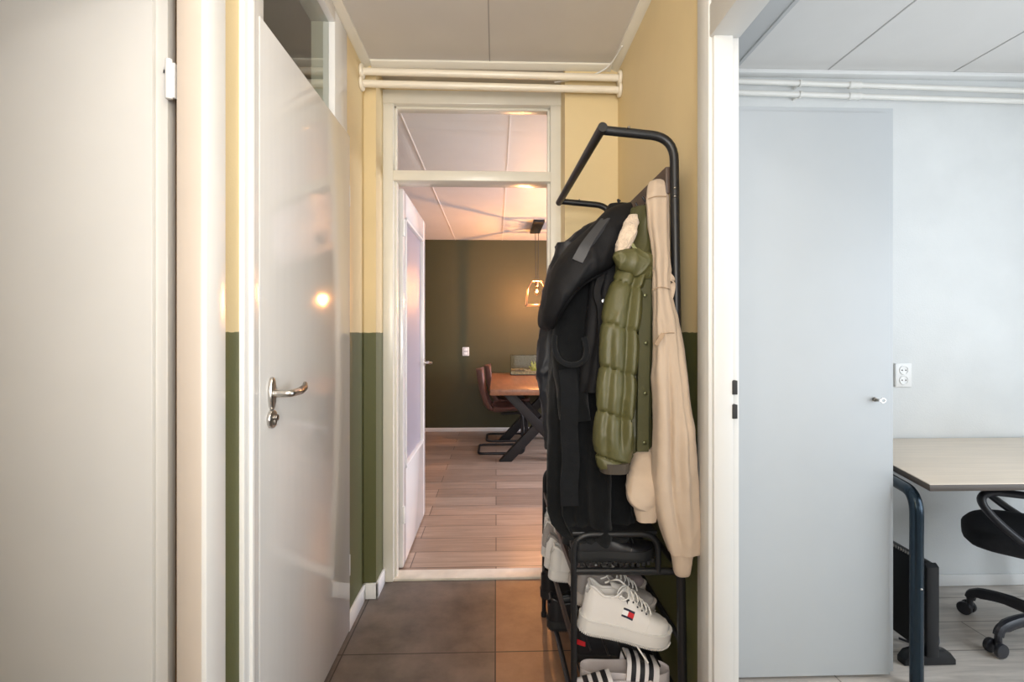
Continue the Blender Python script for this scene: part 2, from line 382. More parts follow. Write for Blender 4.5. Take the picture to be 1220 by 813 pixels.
# ceiling edge trims of the hall
def cove(name, pts, axis, a, b, label):
    bm = B(); prism(bm, pts, axis, a, b); struct(name, bm, M['trim'], label, 'ceiling trim')
cw = .038
cove('trim_7', [(XL, ZC), (XL + cw, ZC), (XL + cw, ZC - .008), (XL + .012, ZC - .022), (XL, ZC - .022)], 'y', -1.6, YP, 'cream ceiling trim along the left hallway wall')
cove('trim_8', [(XR, ZC), (XR - cw, ZC), (XR - cw, ZC - .008), (XR - .012, ZC - .022), (XR, ZC - .022)], 'y', -1.6, YP, 'cream ceiling trim along the right hallway wall')
cove('trim_9', [(YP, ZC), (YP - cw, ZC), (YP - cw, ZC - .008), (YP - .012, ZC - .022), (YP, ZC - .022)], 'x', XL + cw, XR - cw, 'cream ceiling trim over the heating pipes at the hallway end')

# skirting boards
bm = B(); sk = .075
box(bm, XL, XL + .012, Y_e2 + .003, YP, 0, sk, .003); box(bm, XL, -.560, YP - .012, YP, 0, sk, .003); box(bm, -.572, -.560, YP - .012, YE + .02, 0, sk, .003)
struct('baseboard_left', bm, M['white'], 'white skirting stepping round the left pier', 'skirting board')
bm = B(); box(bm, XR - .012, XR, Y_c3, YP, 0, sk, .003); box(bm, .36, XR, YP - .012, YP, 0, sk, .003)
struct('baseboard_right', bm, M['white'], 'white skirting behind the coat rack', 'skirting board')
bm = B(); box(bm, -2.5, 3.2, DY1 - .014, DY1, 0, .05, .003); struct('baseboard_dining', bm, M['white'], 'white skirting under the dark green dining wall', 'skirting board')
bm = B(); box(bm, XR + .08, 3.2, OFY - .014, OFY, 0, .055, .003); struct('baseboard_office', bm, M['white'], 'white skirting under the white office wall', 'skirting board')

# ------------------------------------------------------------------ office shell
bm = B(); box(bm, XR + .035, 3.3, OFY, OFY + .1, 0, ZC + .05); struct('wall_office_far', bm, M['office'], 'white textured office wall behind the desk', 'wall', smooth=0)
bm = B(); box(bm, XR + .036, XR + .07, Y_j3 + .02, OFY, 0, ZC); box(bm, XR + .036, XR + .07, .40, Y_j3 + .03, H1 + .03, ZC); box(bm, XR + .036, XR + .07, -1.2, .41, 0, ZC)
struct('wall_office_left', bm, M['office'], 'office side of the hallway partition', 'wall', smooth=0)
bm = B()
box(bm, 3.2, 3.3, -1.2, -.3, 0, ZC); box(bm, 3.2, 3.3, 1.6, OFY, 0, ZC); box(bm, 3.2, 3.3, -.3, 1.6, 0, .3); box(bm, 3.2, 3.3, -.3, 1.6, 2.3, ZC)
struct('wall_office_right', bm, M['office'], 'office wall with the daylight window', 'wall', smooth=0)
bm = B(); box(bm, XR + .07, 3.3, -1.3, -1.2, 0, ZC); struct('wall_office_near', bm, M['office'], 'office wall beside the viewer', 'wall', smooth=0)
# soffit along the partition
bm = B(); box(bm, XR + .07, 1.06, .3, OFY, 2.45, ZC); box(bm, 1.06, 1.078, .3, OFY, 2.445, 2.462, .003); struct('trim_10', bm, M['soffit'], 'boxed white soffit inside the office over the opening', 'soffit', smooth=0)
bm = B(); box(bm, 1.075, 3.2, OFY - .05, OFY, ZC - .02, ZC, .004); struct('trim_11', bm, M['white'], 'white ceiling trim over the office heating pipes', 'ceiling trim')
# window of the office (outside the picture, source of the daylight)
w = sthing('window_3', 'office window letting in the daylight', 'window', (3.25, .65, .3))
bm = B()
for y0, y1, z0, z1 in ((-.3, -.24, .3, 2.3), (1.54, 1.6, .3, 2.3), (-.3, 1.6, .3, .36), (-.3, 1.6, 2.24, 2.3), (.62, .68, .3, 2.3)): box(bm, 3.22, 3.28, y0, y1, z0, z1, .004)
obj('window_frame', bm, M['white'], w)

# office opening: frame with header
fr = sthing('door_frame_office', 'white frame of the office opening with black strike plates', 'door frame', (XR, Y_j3, 0))
bm = B()
box(bm, XR - .014, XR + .036, Y_j3 - .001, Y_c3, 0, ZC - .03, .004)         # casing
box(bm, XR - .004, XR + .05, Y_j3 - .012, Y_j3 + .05, 0, H1 + .012, .004)    # jamb
box(bm, XR + .05, XR + .073, Y_j3 + .004, Y_j3 + .05, 0, H1 + .03, .003)      # rebate
obj('jamb', bm, M['whitep'], fr)
bm = B()
box(bm, XR - .012, XR + .072, .32, Y_j3 - .001, H1, H1 + .09, .004); box(bm, XR - .008, XR + .030, .32, Y_j3 - .001, H1 + .088, ZC - .03, .003); box(bm, XR + .05, XR + .074, .40, Y_j3, H1 + .02, H1 + .07, .003)
obj('header', bm, M['whitep'], fr)
bm = B(); box(bm, XR - .014, XR + .073, .32, .40, 0, H1, .004); obj('jamb', bm, M['whitep'], fr)
for z in (1.118, 1.053):
    bm = B(); c = P(877.5, HY - (z - EYE) * 425, Y_j3); box(bm, XR + .046, XR + .06, Y_j3 - .014, Y_j3 + .006, z - .02, z + .018, .001)
    obj('strike_plate', bm, M['hole'], fr, label='black strike plate')

# ------------------------------------------------------------------ dining shell
bm = B(); box(bm, -2.6, 3.3, DY1, DY1 + .1, 0, DZ + .05); struct('wall_dining_far', bm, M['green'], 'dark olive green dining room wall behind the table', 'wall', smooth=0)
bm = B(); box(bm, -2.6, -2.5, DY0, DY1, 0, DZ); struct('wall_dining_left', bm, M['ceilw'], 'pale wall on the left of the dining room', 'wall', smooth=0)
bm = B(); box(bm, 3.2, 3.3, DY0, DY1, 0, DZ); struct('wall_dining_right', bm, M['ceilw'], 'pale wall on the right of the dining room', 'wall', smooth=0)
bm = B(); box(bm, -2.6, -.60, YE + .06, DY0 + .03, 0, DZ); box(bm, .34, 3.3, YE + .06, DY0 + .03, 0, DZ)
struct('wall_dining_near', bm, M['ceilw'], 'dining room side of the doorway wall', 'wall', smooth=0)

# dining doorway frame with transom
def fx(px): return P(px, HY, YE).x
def fz(py): return P(565, py, YE).z
x0, x1, x2, x3 = fx(455), fx(470), fx(655), fx(668)
zt0, zt1, zt2, zt3 = fz(218), fz(206), fz(128), fz(112)
fd = sthing('door_frame_dining', 'cream painted frame of the dining room doorway with transom bar', 'door frame', (0, YE, 0))
for a, b in ((x0, x1), (x2, x3)):
    bm = B(); box(bm, a, b, YE - .03, YE + .085, 0, zt3, .005)
    if a < 0: box(bm, b - .002, b + .012, YE + .0, YE + .05, 0, zt0 + .005, .003)
    else: box(bm, a - .012, a + .002, YE + .0, YE + .05, 0, zt0 + .005, .003)
    obj('post', bm, M['trim'], fd)
bm = B(); box(bm, x1 - .002, x2 + .002, YE - .034, YE + .085, zt0, zt1, .005); obj('transom_bar', bm, M['trim'], fd)
bm = B(); box(bm, x0 - .004, x3 + .004, YE - .036, YE + .085, zt2, zt3, .006); obj('head', bm, M['trim'], fd)
bm = B()
for a, b, c, d in ((x1, x1 + .012, zt1, zt2), (x2 - .012, x2, zt1, zt2), (x1, x2, zt1, zt1 + .01), (x1, x2, zt2 - .012, zt2)): box(bm, a, b, YE + .0, YE + .03, c, d, .003)
obj('glazing_bead', bm, M['trim'], fd)
wn = sthing('window_2', 'clear transom pane above the dining doorway', 'window', (0, YE + .036, zt1))
bm = B(); bm.faces.new([bm.verts.new(p) for p in ((x1 + .001, YE + .036, zt1 + .001), (x2 - .001, YE + .036, zt1 + .001), (x2 - .001, YE + .036, zt2 - .001), (x1 + .001, YE + .036, zt2 - .001))]); obj('pane', bm, M['glass'], wn, 0)
bm = B(); box(bm, x1 - .03, x2 + .1, YE - .02, YE + .08, -.005, .012, .004); struct('trim_12', bm, M['thresh'], 'worn white sill under the dining doorway', 'door sill')

# dining room door, hinged left and standing open
d3 = sthing('door_3', 'white glazed dining room door standing open', 'door', (-.50, 2.72, 0))
xa, xb, ya, yb = -.535, -.495, 2.70, 3.53; zb, zt = .012, zt0 - .004
st = .085; g0, g1 = .52, 1.9
bm = B()
box(bm, xa, xb, ya, ya + st, zb, zt, .003); box(bm, xa, xb, yb - st, yb, zb, zt, .003); box(bm, xa, xb, ya + st, yb - st, zb, g0, .002); box(bm, xa, xb, ya + st, yb - st, g1, zt, .002)
obj('leaf', bm, M['door'], d3)
bm = B()
for y0, y1, z0, z1 in ((ya + st, ya + st + .016, g0, g1), (yb - st - .016, yb - st, g0, g1), (ya + st, yb - st, g0, g0 + .016), (ya + st, yb - st, g1 - .016, g1)): box(bm, xa + .006, xb + .004, y0, y1, z0, z1, .004)
obj('glazing_bead', bm, M['white'], d3)
bm = B(); box(bm, xa + .018, xa + .022, ya + st + .001, yb - st - .001, g0 + .001, g1 - .001); obj('pane', bm, M['frost'], d3, 0, label='frosted glass pane')
def lever(parent, x, y, z, sx, dy, name='handle', L=.12):
    bm = B(); c = Vector((x, y, z))
    pts = rounded([c, c + Vector((sx * .052, 0, 0)), c + Vector((sx * .052, dy * L * .6, .001)), c + Vector((sx * .045, dy * L, .01))], .012)
    tube(bm, pts, .0085, 12); tube(bm, [c, c + Vector((sx * .008, 0, 0))], .024, 20)
    return obj(name, bm, M['steel'], parent)
lever(d3, xb, yb - .05, 1.06, 1, -1); lever(d3, xa, yb - .05, 1.06, -1, -1)
for z in (.25, 1.78):
    bm = B(); cyl(bm, (xb + .004, ya - .002, z), 'z', .008, .09, 12, .002); obj('hinge', bm, M['white'], d3)

# ------------------------------------------------------------------ closed left door with its frame and transom
f2 = sthing('door_frame_left', 'white frame of the closed left door reaching the ceiling', 'door frame', (XL, Y_f2, 0))
DT = 2.095
bm = B(); box(bm, XL - .09, XL + .012, Y_f2, Y_d2 + .03, 0, ZC - .023, .005); box(bm, XL - .0, XL + .02, Y_f2 + .028, Y_f2 + .045, 0, ZC - .024, .003); obj('post', bm, M['white'], f2)
bm = B(); box(bm, XL - .09, XL + .004, YX(398, XL), Y_e2 - .004, 0, ZC - .023, .005); obj('post', bm, M['white'], f2)
ZG = 2.475
bm = B(); box(bm, XL - .09, XL + .006, Y_d2 + .03, YX(398, XL), ZG, ZC - .01, .004); obj('head', bm, M['white'], f2)
bm = B(); box(bm, XL - .09, XL - .004, Y_d2 + .03, YX(398, XL), DT - .05, DT + .012, .004); obj('transom_bar', bm, M['white'], f2)
w1 = sthing('window_1', 'transom pane above the closed left door mirroring the pipes', 'window', (XL - .06, Y_d2, DT))
ye_ = YX(398, XL) - .001; bm = B(); bm.faces.new([bm.verts.new(p) for p in ((XL - .02, Y_d2 + .031, DT + .013), (XL - .02, ye_, DT + .013), (XL - .02, ye_, ZG - .001), (XL - .02, Y_d2 + .031, ZG - .001))]); obj('pane', bm, M['pane'], w1, 0)
d2 = sthing('door_2', 'closed glossy white flush door on the left with steel lever', 'door', (XL, Y_d2, 0))
DX = XL + .014
bm = B(); box(bm, XL - .03, DX, Y_d2, Y_e2, .01, DT, .004, 3); obj('leaf', bm, M['door'], d2)
yh = YX(322, DX); kz = 1.264 - (498 - HY) / (F / yh) * 1.0; hz = 1.264 - (468 - HY) / (F / yh)
h = B()
prof = []
for k in range(28):
    a = 2 * PI * k / 28; prof.append((yh + .017 * math.cos(a), hz + (.045 * math.sin(a) * (1 if abs(math.sin(a)) < .98 else 1))))
prism(h, prof, 'x', DX, DX + .011, .004); ho = obj('handle', h, M['steel'], d2, label='brushed steel lever handle')
bm = B(); c = Vector((DX + .01, yh, hz)); tube(bm, rounded([c, c + Vector((.045, 0, 0)), c + Vector((.047, .055, .0))], .012), [.0105] * 100, 14, [.0105] * 100); obj('neck', bm, M['steel'], ho)
bm = B(); tube(bm, [c + Vector((.047, .05, 0)), c + Vector((.047, .075, .0015)), c + Vector((.046, .10, .006)), c + Vector((.040, .118, .012)), c + Vector((.036, .122, .013))], [.0105, .0115, .0115, .010, .006], 14, [.0105, .009, .008, .007, .004]); obj('grip', bm, M['steeldk'], ho, label='darker worn steel grip')
bm = B(); cyl(bm, (DX, yh, kz), 'x', .025, .011, 28, .004); ko = obj('lock_rosette', bm, M['steel'], d2)
bm = B(); cyl(bm, (DX + .009, yh, kz + .004), 'x', .0085, .012, 18, .001); box(bm, DX + .009, DX + .016, yh - .005, yh + .005, kz - .016, kz + .003, .001); obj('key_cylinder', bm, M['steeldk'], ko)
for z in (EYE + (HY - 235) / (F / Y_e2), EYE + (HY - 672) / (F / Y_e2)):
    bm = B(); cyl(bm, (XL + .006, Y_e2 + .008, z - .045), 'z', .007, .09, 12, .002); obj('hinge', bm, M['white'], d2)

# ------------------------------------------------------------------ open left door
f1 = sthing('door_frame_near_left', 'cream jamb and white casing of the nearest left doorway', 'door frame', (XL, Y_j1, 0))
bm = B(); box(bm, XL - .012, XL + .010, Y_j1, Y_c1, 0, H1 + .08, .003); obj('casing', bm, M['white'], f1)
bm = B(); box(bm, XL - .052, XL + .001, Y_j1 - .002, Y_j1 + .03, 0, H1 + .0, .003); obj('jamb', bm, M['cream'], f1, label='cream jamb face')
bm = B(); box(bm, XL - .07, XL + .010, .10, Y_j1 - .002, H1, H1 + .08, .003); obj('header', bm, M['cream'], f1)
bm = B(); box(bm, XL - .07, XL + .010, .02, .10, 0, H1 + .08, .003); obj('jamb', bm, M['cream'], f1)
d1 = sthing('door_1', 'white flush door at the left edge standing open away from the hall', 'door', (XL - .09, Y_j1, 0))
xe = P(194, HY, Y_j1 + .0).x
bm = B(); box(bm, xe - .86, xe - .025, Y_j1 + .004, Y_j1 + .04, .01, H1 + .01, .003); box(bm, xe - .87, xe, Y_j1 + .016, Y_j1 + .046, .005, H1 + .02, .003)
obj('leaf', bm, M['doorl'], d1)
z = P(200, 93, Y_j1).z
bm = B(); xh = P(200, 93, Y_j1).x; cyl(bm, (xh, Y_j1 + .004, z - .043), 'z', .0075, .085, 14, .002); box(bm, xh - .02, xh, Y_j1 + .016, Y_j1 + .02, z + .018, z + .026); box(bm, xh, xh + .012, Y_j1 + .003, Y_j1 + .012, z - .04, z + .035, .001)
obj('hinge', bm, M['white'], d1)

# ------------------------------------------------------------------ office door leaf
DO = 1.80
q0, q1 = P(872, 400, DO), P(1067.5, 400, DO)
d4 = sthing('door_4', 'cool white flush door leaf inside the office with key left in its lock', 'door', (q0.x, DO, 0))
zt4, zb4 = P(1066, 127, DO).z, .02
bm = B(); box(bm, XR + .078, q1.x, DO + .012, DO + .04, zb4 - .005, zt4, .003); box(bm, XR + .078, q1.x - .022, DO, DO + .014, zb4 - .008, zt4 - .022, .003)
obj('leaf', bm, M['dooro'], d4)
kp = P(1043, 476, DO)
bm = B(); cyl(bm, (kp.x - .004, DO - .008, kp.z), 'y', .008, .01, 16, .001); k4 = obj('lock', bm, M['steeldk'], d4)
bm = B(); box(bm, kp.x - .0055, kp.x - .0025, DO - .02, DO - .006, kp.z - .006, kp.z + .004)
tube(bm, [Vector((kp.x + .008 + .009 * math.cos(a), DO - .026, kp.z - .001 + .008 * math.sin(a))) for a in [2 * PI * i / 16 for i in range(17)]], .0022, 6)
box(bm, kp.x - .006, kp.x + .001, DO - .028, DO - .018, kp.z - .003, kp.z + .003); obj('key', bm, M['steel'], k4)

# ------------------------------------------------------------------ heating pipes
YPi = 2.36
def pipe(name, z, label, x0, x1, y, dz, r, group, flange=True):
    t = thing(name, label, 'pipe', (x0, y, z), group)
    bm = B(); tube(bm, [Vector((x0, y, z)), Vector((x1, y, z + dz))], r, 16); obj('tube', bm, M['pipe'], t)
    if flange:
        for x, zz, s in ((x0, z, 1), (x1, z + dz, -1)):
            bm = B(); cyl(bm, (x, y, zz), (s, 0, 0), .034, .016, 24, .006); obj('wall_rosette', bm, M['pipe'], t)
    return t
zu, zl = P(430, 85, YPi).z, P(430, 99.5, YPi).z
pipe('heating_pipe', zu, 'upper cream heating pipe across the hallway end, under the ceiling trim', XL, XR, YPi, -.012, .0165, 'cream pipes over the dining doorway')
pipe('heating_pipe', zl, 'lower cream heating pipe across the hallway end, over the doorway frame', XL, XR, YPi, -.012, .0165, 'cream pipes over the dining doorway')
yo = OFY - .055
for (py0, py1, lab) in ((97, 108.5, 'upper white heating pipe along the office wall under the ceiling'), (110.5, 121, 'lower white heating pipe along the office wall above the door leaf')):
    a, b = P(882, py0, yo), P(1220, py1, yo); sl = (b.z - a.z) / (b.x - a.x)
    xs, xe_ = 1.08, 3.19; za = a.z + sl * (xs - a.x)
    t = thing('heating_pipe', lab, 'pipe', (xs, yo, za), 'white pipes on the office wall')
    at = lambda x: Vector((x, yo, a.z + sl * (x - a.x)))
    bm = B(); tube(bm, [at(xs), at(xe_)], .0125, 14); obj('tube', bm, M['pipew'], t)
    c = at(P(1018, py0, yo).x); bm = B(); tube(bm, [c - Vector((.03, 0, 0)), c - Vector((.022, 0, 0)), c - Vector((.012, 0, 0)), c + Vector((.012, 0, 0)), c + Vector((.022, 0, 0)), c + Vector((.03, 0, 0))], [.015, .018, .0155, .0155, .018, .015], 14); obj('coupling', bm, M['pipew'], t)
    c = at(P(953, py0, yo).x); bm = B(); tube(bm, [c - Vector((.005, 0, 0)), c + Vector((.005, 0, 0))], .017, 14); box(bm, c.x - .005, c.x + .005, yo, OFY, c.z - .006, c.z + .006); obj('clip', bm, M['pipew'], t)
bm = B()
pth = [(.555, 2.20, ZC - .022), (.545, 2.28, ZC - .026), (.53, 2.335, ZC - .035), (.50, 2.37, ZC - .045), (.44, 2.395, ZC - .058), (.34, 2.41, ZC - .072), (.28, 2.413, ZC - .08)]
tube(bm, crom(pth, 5), .0035, 8); props(obj('ceiling_cable', bm, M['white']), 'thin white cable dangling from the right ceiling corner over the pipes', 'cable')

# ------------------------------------------------------------------ sockets and switches
def plate(name, label, cat, c, w, hgt, n, kind, group=None):
    t = thing(name, label, cat, c)
    x, y, z = c
    bm = B(); box(bm, x - w / 2, x + w / 2, y - .012, y, z - hgt / 2, z + hgt / 2, .003); obj('plate', bm, M['plastic'], t)
    for k in range(n):
        zz = z + (k - (n - 1) / 2) * hgt * .42
        if kind == 'socket':
            bm = B(); cyl(bm, (x, y - .013, zz), 'y', .02, .002, 24); tube(bm, [Vector((x + .021 * math.cos(a), y - .0135, zz + .021 * math.sin(a))) for a in [2 * PI * i / 24 for i in range(25)]], .0022, 6); s = obj('outlet', bm, M['plastic'], t)
            for dx in (-.0095, .0095):
                bm = B(); cyl(bm, (x + dx, y - .0142, zz), 'y', .0032, .002, 10); obj('pin_hole', bm, M['hole'], s)
        else:
            bm = B(); box(bm, x - w * .3, x + w * .3, y - .018, y - .010, zz - hgt * .17, zz + hgt * .17, .002); obj('rocker', bm, M['plastic'], t)
            bm = B(); box(bm, x - w * .33, x + w * .33, y - .0125, y - .0118, zz - hgt * .2, zz + hgt * .2); obj('rocker_gap', bm, M['hole'], t)
    return t
c = P(1074.5, 447, OFY); plate('wall_socket', 'white double wall socket on the office wall beside the door edge', 'socket', (c.x, OFY, c.z), .083, .118, 2, 'socket')
c = P(555, 419, DY1); plate('light_switch', 'small white double wall switch on the dark green dining wall', 'switch', (c.x, DY1, c.z), .085, .11, 2, 'switch')

# ------------------------------------------------------------------ dining table
TZ = .76
tx0, tx1, ty0, ty1 = -.055, .90, 4.50, 6.38
t = thing('dining_table', 'rectangular oak dining table with crossed black steel legs', 'table', ((tx0 + tx1) / 2, (ty0 + ty1) / 2, 0))
bm = B(); box(bm, tx0, tx1, ty0, ty1, TZ - .055, TZ, .006, 2); obj('tabletop', bm, M['table'], t)
for y in (4.98, 5.95):
    bm = B(); xc = (tx0 + tx1) / 2; hw = .33
    for s in (-1, 1):
        a = Vector((xc - s * hw, y, 0)); b = Vector((xc + s * hw, y, TZ - .065)); d = (b - a).normalized(); n = Vector((-d.z, 0, d.x)) * .048
        p = [a - n, a + n, b + n, b - n]
        # horizontal cuts at both ends
        q = [(xc - s * hw - .062, 0), (xc - s * hw + .062, 0), (xc + s * hw + .062, TZ - .06), (xc + s * hw - .062, TZ - .06)]
        prism(bm, q, 'y', y - .045 + .002 * s, y + .045 + .002 * s, .004)
    box(bm, xc - hw - .06, xc + hw + .06, y - .05, y + .05, TZ - .064, TZ - .055)
    obj('cross_leg', bm, M['black'], t)
# fish tank
fc = (.36, 6.12)
t = thing('fish_tank', 'small glass fish tank with gravel and a green plant on the dining table', 'fish tank', (fc[0], fc[1], TZ))
fx0, fx1, fy0, fy1, fh = .175, .60, 5.98, 6.24, .235
bm = B(); th = .004
box(bm, fx0, fx1, fy0, fy0 + th, TZ + .005, TZ + fh); box(bm, fx0, fx1, fy1 - th, fy1, TZ + .005, TZ + fh); box(bm, fx0, fx0 + th, fy0 + th, fy1 - th, TZ + .005, TZ + fh); box(bm, fx1 - th, fx1, fy0 + th, fy1 - th, TZ + .005, TZ + fh)
obj('glass_wall', bm, M['glass'], t, 0)
bm = B(); box(bm, fx0 - .003, fx1 + .003, fy0 - .003, fy1 + .003, TZ + .001, TZ + .012, .002); obj('base', bm, M['black'], t)
bm = B(); nx, ny = 30, 14
vs = [[bm.verts.new((fx0 + .006 + (fx1 - fx0 - .012) * i / nx, fy0 + .006 + (fy1 - fy0 - .012) * j / ny, TZ + .055 + .022 * noise.noise(Vector((i * .5, j * .5, 0))) + .01 * math.sin(i * .25))) for j in range(ny + 1)] for i in range(nx + 1)]
for i in range(nx):
    for j in range(ny): bm.faces.new((vs[i][j], vs[i + 1][j], vs[i + 1][j + 1], vs[i][j + 1]))
box(bm, fx0 + .006, fx1 - .006, fy0 + .006, fy1 - .006, TZ + .012, TZ + .05); obj('gravel_bed', bm, M['gravel'], t)
bm = B()
for k in range(26):
    bx_, by_ = .47 + random.uniform(-.04, .05), 6.06 + random.uniform(-.05, .08); hh = random.uniform(.05, .12); lx = random.uniform(-.05, .05)
    tube(bm, crom([(bx_, by_, TZ + .05), (bx_ + lx * .4, by_, TZ + .05 + hh * .6), (bx_ + lx, by_ + .01, TZ + .05 + hh)], 4), [.004, .006, .008, .009, .009, .008, .006, .004, .001], 6, [.002] * 9)
obj('water_plant', bm, M['plant'], t)
bm = B(); box(bm, fx0 + th, fx1 - th, fy0 - .001, fy0 + .0, TZ + .155, TZ + .163); box(bm, fx0, fx1, fy0 - .002, fy1 + .002, TZ + fh, TZ + fh + .006); obj('rim', bm, M['glass'], t, 0)

# ------------------------------------------------------------------ dining chairs (local +x = front)
def make_chair(loc, rotz, label):
    t = thing('dining_chair', label, 'chair', loc, 'dining chairs at the oak table', rotz)
    prof = crom([(-.27, 0, .88), (-.255, 0, .76), (-.225, 0, .62), (-.17, 0, .485), (-.08, 0, .435), (.08, 0, .445), (.24, 0, .46)], 6)
    def shell(i0, i1, thick, w, off):
        rings = []
        for k in range(i0, i1):
            x, _, z = prof[k]; a = Vector(prof[max(k - 1, 0)]); b = Vector(prof[min(k + 1, len(prof) - 1)]); tg = (b - a).normalized(); n = Vector((-tg.z, 0, tg.x))
            n = -n if n.x < 0 and k < 20 else n
            n = Vector((abs(n.x), 0, abs(n.z)))
            u = (k - i0) / (i1 - 1 - i0); ww = w * (1 - .22 * max(0, (1 - u * 6)) ** 2) * (1 - .15 * max(0, (u - .85) / .15) ** 2)
            ring = []
            for q in range(20):
                a_ = 2 * PI * q / 20; cy = math.copysign(abs(math.cos(a_)) ** .6, math.cos(a_)); cz = math.copysign(abs(math.sin(a_)) ** .6, math.sin(a_))
                curve = .05 * (cy ** 2) * (1 - .3 * u)
                ring.append(Vector((x, 0, z)) + n * (cz * thick / 2 + off + curve) + Vector((0, cy * ww / 2, 0)))
            rings.append(ring)
        bm = B(); skin(bm, rings); return bm
    n = len(prof)
    obj('backrest', shell(0, n - 14, .045, .46, 0), M['chairL'], t, 60, world=False)
    obj('seat', shell(n - 16, n, .05, .47, .004), M['chairL'], t, 60, world=False)
    bm = B()
    for s in (-1, 1): tube(bm, rounded([(-.02, s * .17, .42), (.20, s * .21, .43), (.22, s * .21, .012), (-.26, s * .21, .012), (-.26, 0, .012)], .06), .0125, 10)
    tube(bm, [(.2, -.21, .43), (.2, .21, .43)], .01, 8)
    obj('cantilever_frame', bm, M['black'], t, world=False)
    return t
ch = make_chair((.075, 5.45, 0), 0, 'brown leather cantilever chair at the left table side, nearer the doorway')
copy_tree(ch, (.15, 6.05, 0), 0, 'brown leather cantilever chair at the left table side, nearer the green wall')
copy_tree(ch, (.80, 5.45, 0), PI, 'brown leather cantilever chair on the far table side, nearer the doorway, behind the coats')
copy_tree(ch, (.80, 6.05, 0), PI, 'brown leather cantilever chair on the far table side, nearer the green wall, behind the coats')

# ------------------------------------------------------------------ pendant lamp
lx, ly = .455, 5.60
t = thing('pendant_lamp', 'lit wire cage pendant lamp hanging over the dining table', 'pendant lamp', (lx, ly, DZ))
bm = B(); box(bm, lx - .058, lx + .058, ly - .31, ly + .31, DZ - .028, DZ, .004); obj('ceiling_plate', bm, M['black'], t)
zc = 1.84
bm = B()
for dx in (-.018, .018): tube(bm, [(lx + dx, ly, DZ - .02), (lx + dx * .7, ly, zc + .01)], .003, 8)
obj('cord', bm, M['black'], t)
bm = B(); cyl(bm, (lx, ly, zc - .055), 'z', .019, .06, 16, .004); obj('lamp_holder', bm, M['amber'], t)
bm = B(); r = .005
sq = lambda w_, z_: [Vector((lx + sx * w_, ly + sy * w_, z_)) for sx, sy in ((-1, -1), (1, -1), (1, 1), (-1, 1))]
T_, Md, Bt = sq(.055, zc), sq(.105, zc - .09), sq(.118, 1.572)
for ring in (T_, Md, Bt):
    for k in range(4):
        if ring is not Md: tube(bm, [ring[k], ring[(k + 1) % 4]], r, 6)
for k in range(4): tube(bm, [T_[k], Md[k]], r, 6); tube(bm, [Md[k], Bt[k]], r, 6)
tube(bm, [T_[0], T_[2]], r, 6); tube(bm, [T_[1], T_[3]], r, 6)
obj('wire_cage', bm, M['amber'], t)
bm = B(); tube(bm, [(lx, ly, zc - .055), (lx, ly, zc - .075), (lx, ly, zc - .10), (lx, ly, zc - .125), (lx, ly, zc - .145), (lx, ly, zc - .153)], [.012, .017, .028, .032, .022, .008], 20); bl_ = obj('bulb', bm, M['bglass'], t, label='glowing filament bulb')
bm = B(); tube(bm, [(lx - .005, ly, zc - .118), (lx - .002, ly, zc - .102), (lx + .002, ly, zc - .118), (lx + .005, ly, zc - .10)], .003, 8); obj('filament', bm, M['bulb'], bl_)

# ------------------------------------------------------------------ desk, office chair, heater
def G(px, py, z):
    xc = (px - CX) / F; yc = (HY - py) / F; d = (z - EYE) / yc
    return Vector((d * (xc * CT + ST), d * (CT - xc * ST), z))
DZT = .74
a = G(1108, 577, DZT); b = P(1066, 552, 1.94)
sl = (b.x - a.x) / (b.y - a.y)
yf, yb_ = a.y, OFY - .012
outl = [(a.x, yf), (2.34, yf), (2.80, yb_), (a.x + sl * (yb_ - yf), yb_)]
t = thing('desk', 'pale maple topped office desk on dark tubular steel legs', 'desk', (2.1, 2.1, 0))
bm = B(); prism(bm, [Vector(p) for p in outl], 'z', DZT - .004, DZT, .0015); obj('desktop', bm, M['desk'], t)
bm = B(); prism(bm, [Vector(p) for p in outl], 'z', DZT - .026, DZT - .004, .002); obj('edge_band', bm, M['deskE'], t, label='dark edge band under the top')
dr = Vector((sl, 1, 0)).normalized(); r = .021
for name, base_, dirv, lab in (('leg_frame', Vector((a.x - .005, yf + .05, 0)), dr, 1), ('leg_frame', Vector((2.33, yf + .08, 0)), Vector((.55, 1, 0)).normalized(), 1)):
    L = .56
    bm = B(); tube(bm, rounded([base_ + Vector((0, 0, .0)), base_ + Vector((0, 0, DZT - .05)), base_ + dirv * L + Vector((0, 0, DZT - .05)), base_ + dirv * L], .075, 10), r, 18); lo = obj(name, bm, M['deskleg'], t)
    bm = B(); ball(bm, base_ + Vector((.0, -r, .36)), .004, 8); obj('screw', bm, M['steel'], lo)
